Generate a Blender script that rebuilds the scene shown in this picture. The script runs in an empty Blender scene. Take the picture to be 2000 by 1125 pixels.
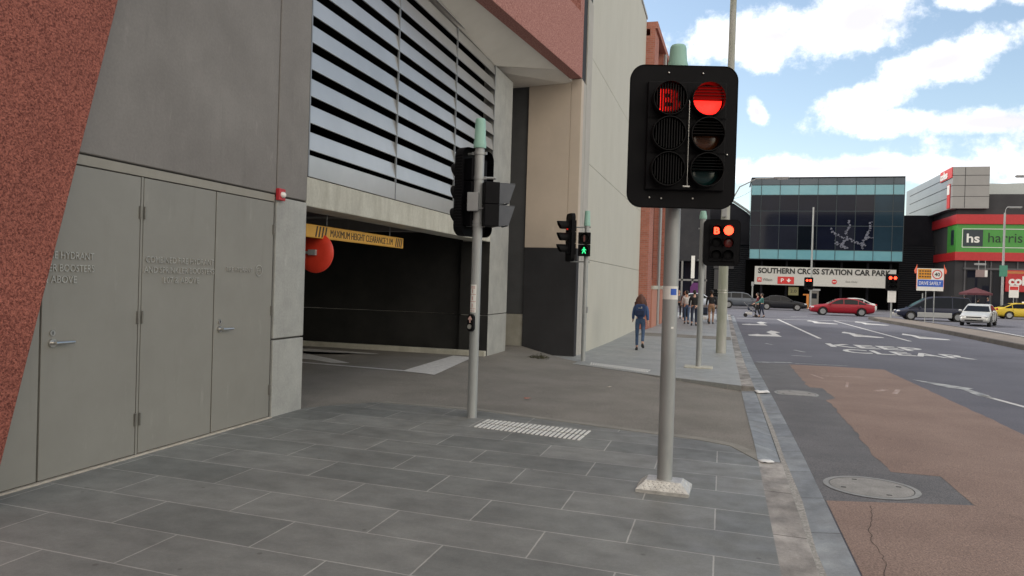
import bpy, bmesh, math, random
from mathutils import Vector, Matrix, noise
random.seed(7)
S = bpy.context.scene
COL = S.collection
R = math.radians
PI = math.pi

# ------------------------------------------------------------------ camera
cam_d = bpy.data.cameras.new("camera"); cam = bpy.data.objects.new("camera", cam_d); COL.objects.link(cam)
cr = Vector((0.96145572, 0.27331893, 0.02999432))
cu = Vector((-0.03127581, 0.00033170, 0.99951074))             # image up in world
cf = Vector((-0.27317526, 0.96192341, -0.00886718))            # view direction
M = Matrix(((cr.x, cu.x, -cf.x, 0), (cr.y, cu.y, -cf.y, 0), (cr.z, cu.z, -cf.z, 1.62), (0, 0, 0, 1)))
cam.matrix_world = M
cam_d.sensor_width = 36.0
cam_d.lens = 36.0 * 1450 / 2000
cam_d.clip_start = 0.05
cam_d.clip_end = 3000
S.camera = cam

# ------------------------------------------------------------------ world, sun, exposure
SUN_EL, SUN_AZ = R(42), R(-62)          # azimuth from +Y (street direction), negative = left
w = bpy.data.worlds.new("World"); S.world = w; w.use_nodes = True
nt = w.node_tree; N = nt.nodes; L = nt.links; N.clear()
def nd(t, **k):
    n = N.new(t)
    for a, b in k.items(): setattr(n, a, b)
    return n
def vmath(op, a, b=None):
    n = nd('ShaderNodeMath', operation=op)
    for i, v in enumerate((a, b)):
        if v is None: continue
        if isinstance(v, (int, float)): n.inputs[i].default_value = v
        else: L.new(v, n.inputs[i])
    return n.outputs[0]
sky = nd('ShaderNodeTexSky', sky_type='NISHITA', sun_disc=False)
sky.sun_elevation = SUN_EL; sky.sun_rotation = SUN_AZ; sky.altitude = 50; sky.air_density = 1.0; sky.dust_density = .5; sky.ozone_density = 1.2
tc = nd('ShaderNodeTexCoord'); sep = nd('ShaderNodeSeparateXYZ'); L.new(tc.outputs['Generated'], sep.inputs[0])
X, Y, Z = sep.outputs
Yc = vmath('MAXIMUM', Y, 0.05)
comb = nd('ShaderNodeCombineXYZ'); L.new(vmath('DIVIDE', X, Yc), comb.inputs[0]); L.new(vmath('DIVIDE', Z, Yc), comb.inputs[1])
n1 = nd('ShaderNodeTexNoise'); n1.inputs['Scale'].default_value = 20; n1.inputs['Detail'].default_value = 8; n1.inputs['Roughness'].default_value = .66
L.new(comb.outputs[0], n1.inputs['Vector'])
n3 = nd('ShaderNodeTexNoise'); n3.inputs['Scale'].default_value = 7; n3.inputs['Detail'].default_value = 8
L.new(comb.outputs[0], n3.inputs['Vector'])
# cloud banks: centre (u,v) half sizes, tilt, in tangent coordinates of the street direction
BL = [(.055, .322, .125, .036, .09), (.15, .338, .075, .044, .2), (.245, .279, .095, .024, .33), (.165, .238, .055, .022, .25), (.175, .208, .07, .018, 0),
      (.035, .227, .011, .018, .4), (.265, .353, .035, .012, 0), (.335, .353, .03, .014, 0), (.30, .205, .08, .016, 0), (.17, .152, .24, .017, 0),
      (.50, .165, .25, .05, 0), (-.15, .19, .12, .05, 0), (.1, .52, .3, .07, .2), (.55, .35, .12, .07, 0), (-.35, .45, .25, .08, 0)]
mx = None
for (u, v, a, b, r) in BL:
    m = nd('ShaderNodeMapping', vector_type='TEXTURE'); L.new(comb.outputs[0], m.inputs['Vector'])
    m.inputs['Location'].default_value = (u, v, 0); m.inputs['Rotation'].default_value = (0, 0, r); m.inputs['Scale'].default_value = (a, b, 1)
    ln = nd('ShaderNodeVectorMath', operation='LENGTH'); L.new(m.outputs[0], ln.inputs[0])
    e = vmath('SUBTRACT', 1.0, ln.outputs['Value'])
    e = vmath('MAXIMUM', e, -1.0)
    mx = e if mx is None else vmath('MAXIMUM', mx, e)
nz = vmath('MULTIPLY', vmath('SUBTRACT', n1.outputs['Fac'], 0.5), 2.6)
fr = vmath('ADD', mx, nz)
mr = nd('ShaderNodeMapRange', interpolation_type='SMOOTHSTEP'); L.new(fr, mr.inputs[0]); mr.inputs[1].default_value = -0.30; mr.inputs[2].default_value = 0.60
# clouds over the rest of the sky
n2 = nd('ShaderNodeTexNoise'); n2.inputs['Scale'].default_value = 2.2; n2.inputs['Detail'].default_value = 6; L.new(tc.outputs['Generated'], n2.inputs['Vector'])
m2 = nd('ShaderNodeMapRange', interpolation_type='SMOOTHSTEP'); L.new(n2.outputs['Fac'], m2.inputs[0]); m2.inputs[1].default_value = .44; m2.inputs[2].default_value = .58
sel = nd('ShaderNodeMapRange'); L.new(Y, sel.inputs[0]); sel.inputs[1].default_value = .25; sel.inputs[2].default_value = .5
mm = nd('ShaderNodeMix', data_type='FLOAT'); L.new(sel.outputs[0], mm.inputs[0]); L.new(m2.outputs[0], mm.inputs[2]); L.new(mr.outputs[0], mm.inputs[3])
# cloud body: white with lilac-grey thicker parts
shade = nd('ShaderNodeMapRange', interpolation_type='SMOOTHSTEP'); L.new(vmath('ADD', vmath('MULTIPLY', mx, .55), n3.outputs['Fac']), shade.inputs[0]); shade.inputs[1].default_value = .46; shade.inputs[2].default_value = 1.02
cc = nd('ShaderNodeMix', data_type='RGBA'); L.new(shade.outputs[0], cc.inputs[0])
cc.inputs[6].default_value = (10.5, 10.5, 10.7, 1); cc.inputs[7].default_value = (6.2, 6.1, 6.6, 1)
cx = nd('ShaderNodeMix', data_type='RGBA'); L.new(sel.outputs[0], cx.inputs[0]); cx.inputs[6].default_value = (17.0, 15.2, 12.6, 1); L.new(cc.outputs[2], cx.inputs[7])   # clouds out of view made brighter and warmer to add light
fin = nd('ShaderNodeMix', data_type='RGBA'); L.new(mm.outputs[0], fin.inputs[0]); L.new(cx.outputs[2], fin.inputs[7])
boost = nd('ShaderNodeMix', data_type='RGBA', blend_type='MULTIPLY'); boost.inputs[0].default_value = 1; L.new(sky.outputs[0], boost.inputs[6]); boost.inputs[7].default_value = (1.36, 1.25, 1.10, 1)
L.new(boost.outputs[2], fin.inputs[6])
bg = nd('ShaderNodeBackground'); bg.inputs['Strength'].default_value = 0.12; L.new(fin.outputs[2], bg.inputs['Color'])
wo = nd('ShaderNodeOutputWorld'); L.new(bg.outputs[0], wo.inputs[0])

sd = bpy.data.lights.new("sun", 'SUN'); sun = bpy.data.objects.new("sun", sd); COL.objects.link(sun)
sd.energy = 1.5; sd.angle = R(10); sd.color = (1.0, .95, .88)
dv = Vector((math.sin(SUN_AZ) * math.cos(SUN_EL), math.cos(SUN_AZ) * math.cos(SUN_EL), math.sin(SUN_EL)))
sun.rotation_euler = dv.to_track_quat('Z', 'Y').to_euler()
S.view_settings.view_transform = 'Standard'; S.view_settings.look = 'None'; S.view_settings.gamma = 1
S.view_settings.exposure = 0.4
S.cycles.max_bounces = 8

# ------------------------------------------------------------------ helpers
KN = [(-50, 0), (8, 0), (12, -.06), (16, -.15), (20, -.25), (25, -.31), (50, -.33), (75, -.34), (1000, -.34)]
def G(y):
    for (a, b), (c, d) in zip(KN, KN[1:]):
        if y <= c: return b + (d - b) * (y - a) / (c - a)
    return -.34
def clamp(t, a=0., b=1.): return max(a, min(b, t))
RD = -.07                                  # road surface under pavement level
def ZR(x, y): return G(y) + RD
def ZD(x, y):                              # driveway: level at the building, dished towards the street
    t = clamp((-3.0 - x) / 1.87)
    z = G(y) * (1 - t)
    return z - .085 * clamp((x + 1.7) / 2.0) * clamp((y - 8.1) / 3.5)

MATS = {}
def mat(name, c1, c2=None, rough=.7, scale=6., detail=6., metal=0., bump=0., bscale=60., spec=.5, fine=0., contrast=(.35, .65), coat=0., stretch=None, scuff=0.):
    if name in MATS: return MATS[name]
    m = bpy.data.materials.new(name); m.use_nodes = True; t = m.node_tree; b = t.nodes['Principled BSDF']
    if c2 is None: c2 = tuple(min(1, c * 1.12) for c in c1)
    co = t.nodes.new('ShaderNodeTexCoord'); vec = co.outputs['Object']
    if stretch:
        mp = t.nodes.new('ShaderNodeMapping'); mp.inputs['Scale'].default_value = stretch; t.links.new(vec, mp.inputs[0]); vec = mp.outputs[0]
    n = t.nodes.new('ShaderNodeTexNoise'); n.inputs['Scale'].default_value = scale; n.inputs['Detail'].default_value = detail; n.inputs['Roughness'].default_value = .62
    t.links.new(vec, n.inputs['Vector'])
    r = t.nodes.new('ShaderNodeValToRGB'); r.color_ramp.elements[0].position = contrast[0]; r.color_ramp.elements[1].position = contrast[1]
    r.color_ramp.elements[0].color = (*c1, 1); r.color_ramp.elements[1].color = (*c2, 1)
    t.links.new(n.outputs['Fac'], r.inputs[0]); col = r.outputs[0]
    if fine:
        f = t.nodes.new('ShaderNodeTexNoise'); f.inputs['Scale'].default_value = bscale; f.inputs['Detail'].default_value = 3
        t.links.new(co.outputs['Object'], f.inputs['Vector'])
        mr = t.nodes.new('ShaderNodeMapRange'); mr.inputs[1].default_value = .3; mr.inputs[2].default_value = .7; mr.inputs[3].default_value = 1 - fine; mr.inputs[4].default_value = 1 + fine
        t.links.new(f.outputs['Fac'], mr.inputs[0])
        mu = t.nodes.new('ShaderNodeVectorMath'); mu.operation = 'SCALE'; t.links.new(col, mu.inputs[0]); t.links.new(mr.outputs[0], mu.inputs['Scale']); col = mu.outputs[0]
    if scuff:
        for sc_, st_, lo, hi, tint in ((3.0, (1, 2.2, .5), .60, .72, 1.35), (1.7, (1, 3.0, .35), .58, .75, .80), (26., (1, 3, .8), .70, .76, 1.6)):
            q = t.nodes.new('ShaderNodeMapping'); q.inputs['Scale'].default_value = st_; q.inputs['Location'].default_value = (sc_, 0, sc_); t.links.new(co.outputs['Object'], q.inputs[0])
            f = t.nodes.new('ShaderNodeTexNoise'); f.inputs['Scale'].default_value = sc_; f.inputs['Detail'].default_value = 9; f.inputs['Roughness'].default_value = .7; t.links.new(q.outputs[0], f.inputs['Vector'])
            mr = t.nodes.new('ShaderNodeMapRange'); mr.inputs[1].default_value = lo; mr.inputs[2].default_value = hi; mr.inputs[3].default_value = 1; mr.inputs[4].default_value = 1 + (tint - 1) * scuff; t.links.new(f.outputs['Fac'], mr.inputs[0])
            mu = t.nodes.new('ShaderNodeVectorMath'); mu.operation = 'SCALE'; t.links.new(col, mu.inputs[0]); t.links.new(mr.outputs[0], mu.inputs['Scale']); col = mu.outputs[0]
    t.links.new(col, b.inputs['Base Color'])
    b.inputs['Roughness'].default_value = rough; b.inputs['Metallic'].default_value = metal; b.inputs['Specular IOR Level'].default_value = spec
    b.inputs['Coat Weight'].default_value = coat; b.inputs['Coat Roughness'].default_value = .06
    if bump:
        f2 = t.nodes.new('ShaderNodeTexNoise'); f2.inputs['Scale'].default_value = bscale; f2.inputs['Detail'].default_value = 4
        t.links.new(co.outputs['Object'], f2.inputs['Vector'])
        bp = t.nodes.new('ShaderNodeBump'); bp.inputs['Strength'].default_value = bump; bp.inputs['Distance'].default_value = .01
        t.links.new(f2.outputs['Fac'], bp.inputs['Height']); t.links.new(bp.outputs[0], b.inputs['Normal'])
    MATS[name] = m; return m
def glow(name, c, s):
    if name in MATS: return MATS[name]
    m = bpy.data.materials.new(name); m.use_nodes = True; b = m.node_tree.nodes['Principled BSDF']
    b.inputs['Base Color'].default_value = (*[x * .3 for x in c], 1); b.inputs['Emission Color'].default_value = (*c, 1); b.inputs['Emission Strength'].default_value = s
    MATS[name] = m; return m

class MB:
    def __init__(s): s.v = []; s.f = []; s.mi = []
    def add(s, vs, fs, m=0, T=None):
        o = len(s.v)
        s.v += [tuple(T @ Vector(p)) if T else tuple(p) for p in vs]
        s.f += [tuple(i + o for i in f) for f in fs]; s.mi += [m] * len(fs); return s
    def box(s, x0, x1, y0, y1, z0, z1, m=0, T=None):
        return s.add([(x0, y0, z0), (x1, y0, z0), (x1, y1, z0), (x0, y1, z0), (x0, y0, z1), (x1, y0, z1), (x1, y1, z1), (x0, y1, z1)],
                     [(0, 3, 2, 1), (4, 5, 6, 7), (0, 1, 5, 4), (1, 2, 6, 5), (2, 3, 7, 6), (3, 0, 4, 7)], m, T)
    def cyl(s, p0, p1, r0, r1=None, n=20, m=0, T=None, caps=True, a0=0., a1=2 * PI):
        r1 = r0 if r1 is None else r1
        p0 = Vector(p0); p1 = Vector(p1); d = (p1 - p0).normalized()
        up = Vector((0, 0, 1)) if abs(d.z) < .9 else Vector((0, 1, 0))
        e1 = d.cross(up).normalized(); e2 = e1.cross(d)
        full = abs(a1 - a0) > 6.28; k = n if full else n + 1
        vs = []
        for p, r in ((p0, r0), (p1, r1)):
            for i in range(k):
                a = a0 + (a1 - a0) * i / n; vs.append(p + e1 * (r * math.cos(a)) + e2 * (r * math.sin(a)))
        fs = [(i, (i + 1) % k, k + (i + 1) % k, k + i) for i in range(n if full else n)]
        if caps and full: fs += [tuple(range(k - 1, -1, -1)), tuple(range(k, 2 * k))]
        return s.add(vs, fs, m, T)
    def tube(s, pts, r, n=8, m=0, T=None):
        pts = [Vector(p) for p in pts]; rr = r if isinstance(r, (list, tuple)) else [r] * len(pts); vs = []; fs = []
        for i, p in enumerate(pts):
            d = (pts[min(i + 1, len(pts) - 1)] - pts[max(i - 1, 0)]).normalized()
            up = Vector((0, 0, 1)) if abs(d.z) < .95 else Vector((0, 1, 0))
            e1 = d.cross(up).normalized(); e2 = e1.cross(d)
            vs += [p + e1 * (rr[i] * math.cos(2 * PI * k / n)) + e2 * (rr[i] * math.sin(2 * PI * k / n)) for k in range(n)]
        for i in range(len(pts) - 1):
            fs += [(i * n + k, i * n + (k + 1) % n, (i + 1) * n + (k + 1) % n, (i + 1) * n + k) for k in range(n)]
        fs += [tuple(range(n - 1, -1, -1)), tuple(range((len(pts) - 1) * n, len(pts) * n))]
        return s.add(vs, fs, m, T)
    def prism(s, poly, a, b, axis='y', m=0, T=None):
        # poly: 2-D outline, extruded from a to b along axis; for 'y' poly is (x,z), 'x' -> (y,z), 'z' -> (x,y)
        def P(p, t): return {'y': (p[0], t, p[1]), 'x': (t, p[0], p[1]), 'z': (p[0], p[1], t)}[axis]
        k = len(poly); vs = [P(p, a) for p in poly] + [P(p, b) for p in poly]
        fs = [tuple(range(k)), tuple(range(2 * k - 1, k - 1, -1))] + [(i, k + i, k + (i + 1) % k, (i + 1) % k) for i in range(k)]
        return s.add(vs, fs, m, T)
    def ell(s, c, r, n=16, k=10, m=0, T=None, f=None):
        vs = []; fs = []
        for j in range(k + 1):
            ph = PI * j / k
            for i in range(n):
                th = 2 * PI * i / n
                q = Vector((math.sin(ph) * math.cos(th), math.sin(ph) * math.sin(th), math.cos(ph)))
                if f: q = f(q)
                vs.append((c[0] + r[0] * q.x, c[1] + r[1] * q.y, c[2] + r[2] * q.z))
        for j in range(k):
            fs += [(j * n + i, (j + 1) * n + i, (j + 1) * n + (i + 1) % n, j * n + (i + 1) % n) for i in range(n)]
        return s.add(vs, fs, m, T)
    def mesh(s, me, T=None, m=0):
        return s.add([v.co.copy() for v in me.vertices], [tuple(p.vertices) for p in me.polygons], m, T)
    def build(s, name, mats, parent=None, world=False, smooth=None, bevel=0, seg=2, **tags):
        me = bpy.data.meshes.new(name)
        off = Vector(parent.location) if (parent and world) else Vector((0, 0, 0))
        me.from_pydata([tuple(Vector(p) - off) for p in s.v], [], s.f)
        if not isinstance(mats, (list, tuple)): mats = [mats]
        for mt in mats: me.materials.append(mt)
        me.polygons.foreach_set('material_index', s.mi)
        bm = bmesh.new(); bm.from_mesh(me); bmesh.ops.remove_doubles(bm, verts=bm.verts, dist=1e-5); bmesh.ops.recalc_face_normals(bm, faces=bm.faces); bm.to_mesh(me); bm.free()
        if smooth: me.shade_smooth(); me.set_sharp_from_angle(angle=R(smooth))
        o = bpy.data.objects.new(name, me); COL.objects.link(o)
        if parent: o.parent = parent
        if bevel:
            bv = o.modifiers.new('bevel', 'BEVEL'); bv.width = bevel; bv.segments = seg; bv.limit_method = 'ANGLE'; bv.angle_limit = R(40)
        for k, v in tags.items(): o[k] = v
        return o
def thing(name, label, cat, loc=(0, 0, 0), rz=0., group=None):
    o = bpy.data.objects.new(name, None); COL.objects.link(o); o.location = loc; o.rotation_euler = (0, 0, rz)
    o.empty_display_size = .2; o['label'] = label; o['category'] = cat
    if group: o['group'] = group
    return o
def tag(o, label, cat, group=None):
    o['label'] = label; o['category'] = cat
    if group: o['group'] = group
    return o
def copy_tree(o, parent=None):
    c = o.copy(); COL.objects.link(c); c.parent = parent
    for ch in list(o.children): copy_tree(ch, c)
    return c
def txt(s, size, depth=.004, bold=0., align='LEFT', sx=1.):
    c = bpy.data.curves.new('t', 'FONT'); c.body = s; c.size = size; c.extrude = depth; c.offset = bold; c.align_x = align; c.resolution_u = 3
    o = bpy.data.objects.new('t', c); COL.objects.link(o)
    me = bpy.data.meshes.new_from_object(o.evaluated_get(bpy.context.evaluated_depsgraph_get()))
    bpy.data.objects.remove(o)
    xs = [v.co.x for v in me.vertices]
    if sx != 1.:
        for v in me.vertices: v.co.x *= sx
    return me
def txt_fit(s, width, height, depth=.004, bold=0.):
    """text mesh stretched to width x height, lower left corner at the origin"""
    me = txt(s, 1., depth, bold)
    x0 = min(v.co.x for v in me.vertices); x1 = max(v.co.x for v in me.vertices)
    y0 = min(v.co.y for v in me.vertices); y1 = max(v.co.y for v in me.vertices)
    for v in me.vertices:
        v.co.x = (v.co.x - x0) / (x1 - x0) * width; v.co.y = (v.co.y - y0) / (y1 - y0) * height
    return me
def TX(ox, oy, oz, face='-y', rz=0.):
    """matrix placing a flat (x right, y up) text on an upright surface"""
    if face == '-y': m = Matrix(((1, 0, 0), (0, 0, -1), (0, 1, 0)))
    elif face == '+x': m = Matrix(((0, 0, 1), (1, 0, 0), (0, 1, 0)))
    elif face == '-x': m = Matrix(((0, 0, -1), (-1, 0, 0), (0, 1, 0)))
    elif face == 'z': m = Matrix(((1, 0, 0), (0, 1, 0), (0, 0, 1)))
    return Matrix.Translation((ox, oy, oz)) @ Matrix.Rotation(rz, 4, 'Z') @ m.to_4x4()

def sheet(name, poly, zf, m, dz=0., skirt=0., step=None, kind='structure', bis_x=(), parent=None):
    bm = bmesh.new()
    vs = [bm.verts.new((x, y, 0)) for x, y in poly]
    bm.faces.new(vs)
    bmesh.ops.triangulate(bm, faces=bm.faces[:])
    ys = [k[0] for k in KN]
    if step: 
        y0 = min(p[1] for p in poly); y1 = max(p[1] for p in poly); y = y0 + step
        while y < y1: ys.append(y); y += step
    for y in ys:
        bmesh.ops.bisect_plane(bm, geom=bm.verts[:] + bm.edges[:] + bm.faces[:], plane_co=(0, y, 0), plane_no=(0, 1, 0), dist=1e-5)
    for x in bis_x:
        bmesh.ops.bisect_plane(bm, geom=bm.verts[:] + bm.edges[:] + bm.faces[:], plane_co=(x, 0, 0), plane_no=(1, 0, 0), dist=1e-5)
    for v in bm.verts: v.co.z = zf(v.co.x, v.co.y) + dz
    bmesh.ops.recalc_face_normals(bm, faces=bm.faces[:])
    if sum(f.normal.z for f in bm.faces) < 0: bmesh.ops.reverse_faces(bm, faces=bm.faces[:])
    if skirt:
        be = [e for e in bm.edges if e.is_boundary]
        r = bmesh.ops.extrude_edge_only(bm, edges=be)
        for v in [g for g in r['geom'] if isinstance(g, bmesh.types.BMVert)]: v.co.z -= skirt
    me = bpy.data.meshes.new(name); bm.to_mesh(me); bm.free(); me.materials.append(m)
    o = bpy.data.objects.new(name, me); COL.objects.link(o)
    if kind: o['kind'] = kind
    if parent: o.parent = parent
    return o

# ------------------------------------------------------------------ materials
def slab_mat(name, w_, h_, c1, c2, mort, msize=.006, rotz=0., loc=(0, 0, 0), patch=.25, offset=.5, bump=.25, rough=.55, shear=0.):
    m = bpy.data.materials.new(name); m.use_nodes = True; t = m.node_tree; b = t.nodes['Principled BSDF']; nn = t.nodes.new; ln = t.links.new
    co = nn('ShaderNodeTexCoord'); mp = nn('ShaderNodeMapping'); mp.inputs['Rotation'].default_value = (0, 0, rotz); mp.inputs['Location'].default_value = loc
    if shear:
        sx_ = nn('ShaderNodeSeparateXYZ'); ln(co.outputs['Object'], sx_.inputs[0]); ma = nn('ShaderNodeMath'); ma.operation = 'MULTIPLY_ADD'; ln(sx_.outputs[0], ma.inputs[0]); ma.inputs[1].default_value = shear; ln(sx_.outputs[1], ma.inputs[2])
        cb = nn('ShaderNodeCombineXYZ'); ln(sx_.outputs[0], cb.inputs[0]); ln(ma.outputs[0], cb.inputs[1]); ln(cb.outputs[0], mp.inputs[0])
    else: ln(co.outputs['Object'], mp.inputs[0])
    wv = nn('ShaderNodeTexNoise'); wv.inputs['Scale'].default_value = 14; ln(mp.outputs[0], wv.inputs['Vector'])
    wm = nn('ShaderNodeVectorMath'); wm.operation = 'MULTIPLY_ADD'; ln(wv.outputs['Color'], wm.inputs[0]); wm.inputs[1].default_value = (.006, .006, 0); ln(mp.outputs[0], wm.inputs[2])
    br = nn('ShaderNodeTexBrick'); br.offset = offset; br.inputs['Scale'].default_value = 1; br.inputs['Brick Width'].default_value = w_; br.inputs['Row Height'].default_value = h_
    br.inputs['Mortar Size'].default_value = msize; br.inputs['Mortar Smooth'].default_value = .2; br.inputs['Bias'].default_value = 0
    br.inputs['Color1'].default_value = (*c1, 1); br.inputs['Color2'].default_value = (*c2, 1); br.inputs['Mortar'].default_value = (*mort, 1)
    ln(wm.outputs[0], br.inputs['Vector'])
    def var(scale, lo, hi, det=5, stretch=None):
        n = nn('ShaderNodeTexNoise'); n.inputs['Scale'].default_value = scale; n.inputs['Detail'].default_value = det
        if stretch:
            q = nn('ShaderNodeMapping'); q.inputs['Scale'].default_value = stretch; ln(mp.outputs[0], q.inputs[0]); ln(q.outputs[0], n.inputs['Vector'])
        else: ln(co.outputs['Object'], n.inputs['Vector'])
        r = nn('ShaderNodeMapRange'); r.inputs[1].default_value = .3; r.inputs[2].default_value = .7; r.inputs[3].default_value = lo; r.inputs[4].default_value = hi
        ln(n.outputs['Fac'], r.inputs[0]); return r.outputs[0]
    col = br.outputs['Color']
    for v in (var(1.1, 1 - patch * .7, 1 + patch * .7), var(5, 1 - patch * .55, 1 + patch * .55, 12, (.8, 1.2, 1)), var(38, .93, 1.07, 6), var(160, .88, 1.12, 2)):
        s = nn('ShaderNodeVectorMath'); s.operation = 'SCALE'; ln(col, s.inputs[0]); ln(v, s.inputs['Scale']); col = s.outputs[0]
    # small pale scuffs
    sp = nn('ShaderNodeTexNoise'); sp.inputs['Scale'].default_value = 3.1; sp.inputs['Detail'].default_value = 12; sp.inputs['Roughness'].default_value = .8; ln(co.outputs['Object'], sp.inputs['Vector'])
    sr = nn('ShaderNodeMapRange'); sr.inputs[1].default_value = .66; sr.inputs[2].default_value = .74; sr.inputs[4].default_value = .35; ln(sp.outputs['Fac'], sr.inputs[0])
    mx_ = nn('ShaderNodeMix'); mx_.data_type = 'RGBA'; ln(sr.outputs[0], mx_.inputs[0]); ln(col, mx_.inputs[6]); mx_.inputs[7].default_value = (.4, .4, .38, 1)
    dk = nn('ShaderNodeTexVoronoi'); dk.inputs['Scale'].default_value = 3.3; ln(co.outputs['Object'], dk.inputs['Vector'])
    dr = nn('ShaderNodeMapRange'); dr.inputs[1].default_value = .035; dr.inputs[2].default_value = .065; dr.inputs[3].default_value = .55; dr.inputs[4].default_value = 0; ln(dk.outputs['Distance'], dr.inputs[0])
    m3 = nn('ShaderNodeMix'); m3.data_type = 'RGBA'; ln(dr.outputs[0], m3.inputs[0]); ln(mx_.outputs[2], m3.inputs[6]); m3.inputs[7].default_value = (.075, .075, .07, 1); mx_ = m3
    ln(mx_.outputs[2], b.inputs['Base Color']); b.inputs['Roughness'].default_value = rough
    rr = var(5, rough - .1, rough + .15); ln(rr, b.inputs['Roughness'])
    bp = nn('ShaderNodeBump'); bp.inputs['Strength'].default_value = bump; bp.inputs['Distance'].default_value = .006; bp.invert = True
    ln(br.outputs['Fac'], bp.inputs['Height'])
    f = nn('ShaderNodeTexNoise'); f.inputs['Scale'].default_value = 90; ln(co.outputs['Object'], f.inputs['Vector'])
    b2 = nn('ShaderNodeBump'); b2.inputs['Strength'].default_value = .12; b2.inputs['Distance'].default_value = .004; ln(f.outputs['Fac'], b2.inputs['Height']); ln(bp.outputs[0], b2.inputs['Normal'])
    ln(b2.outputs[0], b.inputs['Normal'])
    return m
M_slab = slab_mat('bluestone_slabs', 1.06, .497, (.155, .164, .159), (.212, .218, .210), (.38, .38, .365), .0055, shear=.057, loc=(0, .32, 0), patch=.26)
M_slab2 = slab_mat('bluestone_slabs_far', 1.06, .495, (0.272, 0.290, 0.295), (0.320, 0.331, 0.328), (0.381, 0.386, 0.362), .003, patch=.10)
M_kerb = slab_mat('kerb_stone', 1.1, .32, (0.212, 0.200, 0.189), (0.289, 0.276, 0.262), (.07, .065, .06), .006, rotz=R(-90), loc=(.3, .31, 0), patch=.75, offset=0., bump=.5, rough=.8)
M_gut = slab_mat('gutter_stone', .9, .3, (0.184, 0.201, 0.220), (0.230, 0.247, 0.259), (.05, .05, .05), .005, rotz=R(-90), loc=(.7, .6, 0), patch=.4, offset=0., bump=.5, rough=.6)
M_asph = mat('asphalt_road', (0.100, 0.102, 0.125), (0.132, 0.134, 0.161), rough=.85, scale=.35, detail=12, bump=.35, bscale=95, fine=.38)
M_patch = mat('asphalt_patch', (0.109, 0.110, 0.117), (0.149, 0.148, 0.156), rough=.85, scale=1.3, detail=12, bump=.5, bscale=95, fine=.38)
M_drive = mat('asphalt_driveway', (0.175, 0.165, 0.147), (0.231, 0.217, 0.196), rough=.9, scale=.9, detail=12, bump=.5, bscale=95, fine=.38)
M_red = mat('red_lane', (0.216, 0.152, 0.128), (0.274, 0.198, 0.166), rough=.9, scale=.8, detail=12, bump=.5, bscale=95, fine=.38)
M_paint = mat('road_paint', (.50, .50, .50), (.66, .66, .65), rough=.7, scale=9, detail=8, fine=.12)
M_wornp = mat('worn_paint', (.21, .22, .23), (.46, .47, .47), rough=.7, scale=5, detail=10, contrast=(.4, .6))
M_conc = mat('concrete_wall', (0.186, 0.174, 0.165), (0.230, 0.217, 0.206), rough=.75, scale=1.3, detail=9, bump=.15, bscale=40, fine=.05, scuff=0.8)
M_conc2 = mat('concrete_pillar', (0.318, 0.321, 0.309), (0.403, 0.407, 0.386), rough=.75, scale=2.5, detail=9, bump=.15, bscale=40, fine=.05, scuff=0.8)
M_beam = mat('concrete_beam', (0.407, 0.396, 0.339), (0.554, 0.548, 0.482), rough=.8, scale=2.2, detail=9, bump=.2, bscale=30, fine=.06, stretch=(1, 1.5, .5), scuff=0.7)
M_beige = mat('beige_concrete', (.515, .505, .445), (.555, .545, .485), rough=.8, scale=.9, detail=10, bump=.12, bscale=25, fine=.03, stretch=(1, 1.1, .6), contrast=(.3, .7), scuff=0.5)
M_cream = mat('cream_render', (.52, .445, .37), (.57, .485, .405), rough=.85, scale=1.2, bump=.1, bscale=50, scuff=0.3)
M_char = mat('charcoal_paint', (0.030, 0.030, 0.033), (0.039, 0.039, 0.043), rough=.75, scale=1.5, detail=8, fine=.05, spec=.25, scuff=0.8)
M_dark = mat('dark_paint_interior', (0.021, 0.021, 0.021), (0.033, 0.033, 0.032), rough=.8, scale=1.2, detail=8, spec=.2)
M_door = mat('grey_door_paint', (0.236, 0.230, 0.209), (0.259, 0.253, 0.230), rough=.5, scale=2.0, detail=9, bump=.04, bscale=20, scuff=0.6)
M_steel = mat('brushed_steel', (.55, .54, .52), (.65, .64, .62), rough=.3, metal=1.)
M_dsteel = mat('dull_steel_letters', (.42, .41, .39), (.50, .49, .46), rough=.4, metal=.5)
M_louv = mat('louvre_metal', (0.432, 0.432, 0.418), (0.506, 0.505, 0.490), rough=.30, metal=.6, scale=.8, detail=4, spec=.5)
M_black = mat('black_void', (.004, .004, .004), rough=1., spec=0.)
M_soff = mat('soffit_paint', (0.716, 0.685, 0.619), (0.787, 0.756, 0.689), rough=.8, scale=1.)
M_galv = mat('galvanised_pole', (.30, .32, .325), (.40, .415, .42), rough=.55, metal=.35, scale=5, detail=8, bump=.05, bscale=30, stretch=(1, 1, .3))
M_cap = mat('mint_cap', (.26, .47, .40), (.29, .50, .43), rough=.5)
M_sblack = mat('signal_black', (.003, .003, .0045), (.005, .005, .0065), rough=.6, scale=3, spec=.14)
M_sblack2 = mat('signal_visor_black', (.005, .005, .006), (.008, .008, .009), rough=.6, scale=3, spec=.15)
M_grey = mat('grey_plastic', (.30, .31, .32), rough=.5)
M_white = mat('white_paint', (.72, .72, .70), (.8, .8, .78), rough=.5)
M_mirr = mat('red_back', (.72, .05, .025), (.80, .06, .03), rough=.45)
M_yel = mat('yellow_board', (.62, .33, .045), (.68, .37, .055), rough=.5)
M_ink = mat('black_ink', (.02, .02, .02), rough=.6)
M_redbrick = None
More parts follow.
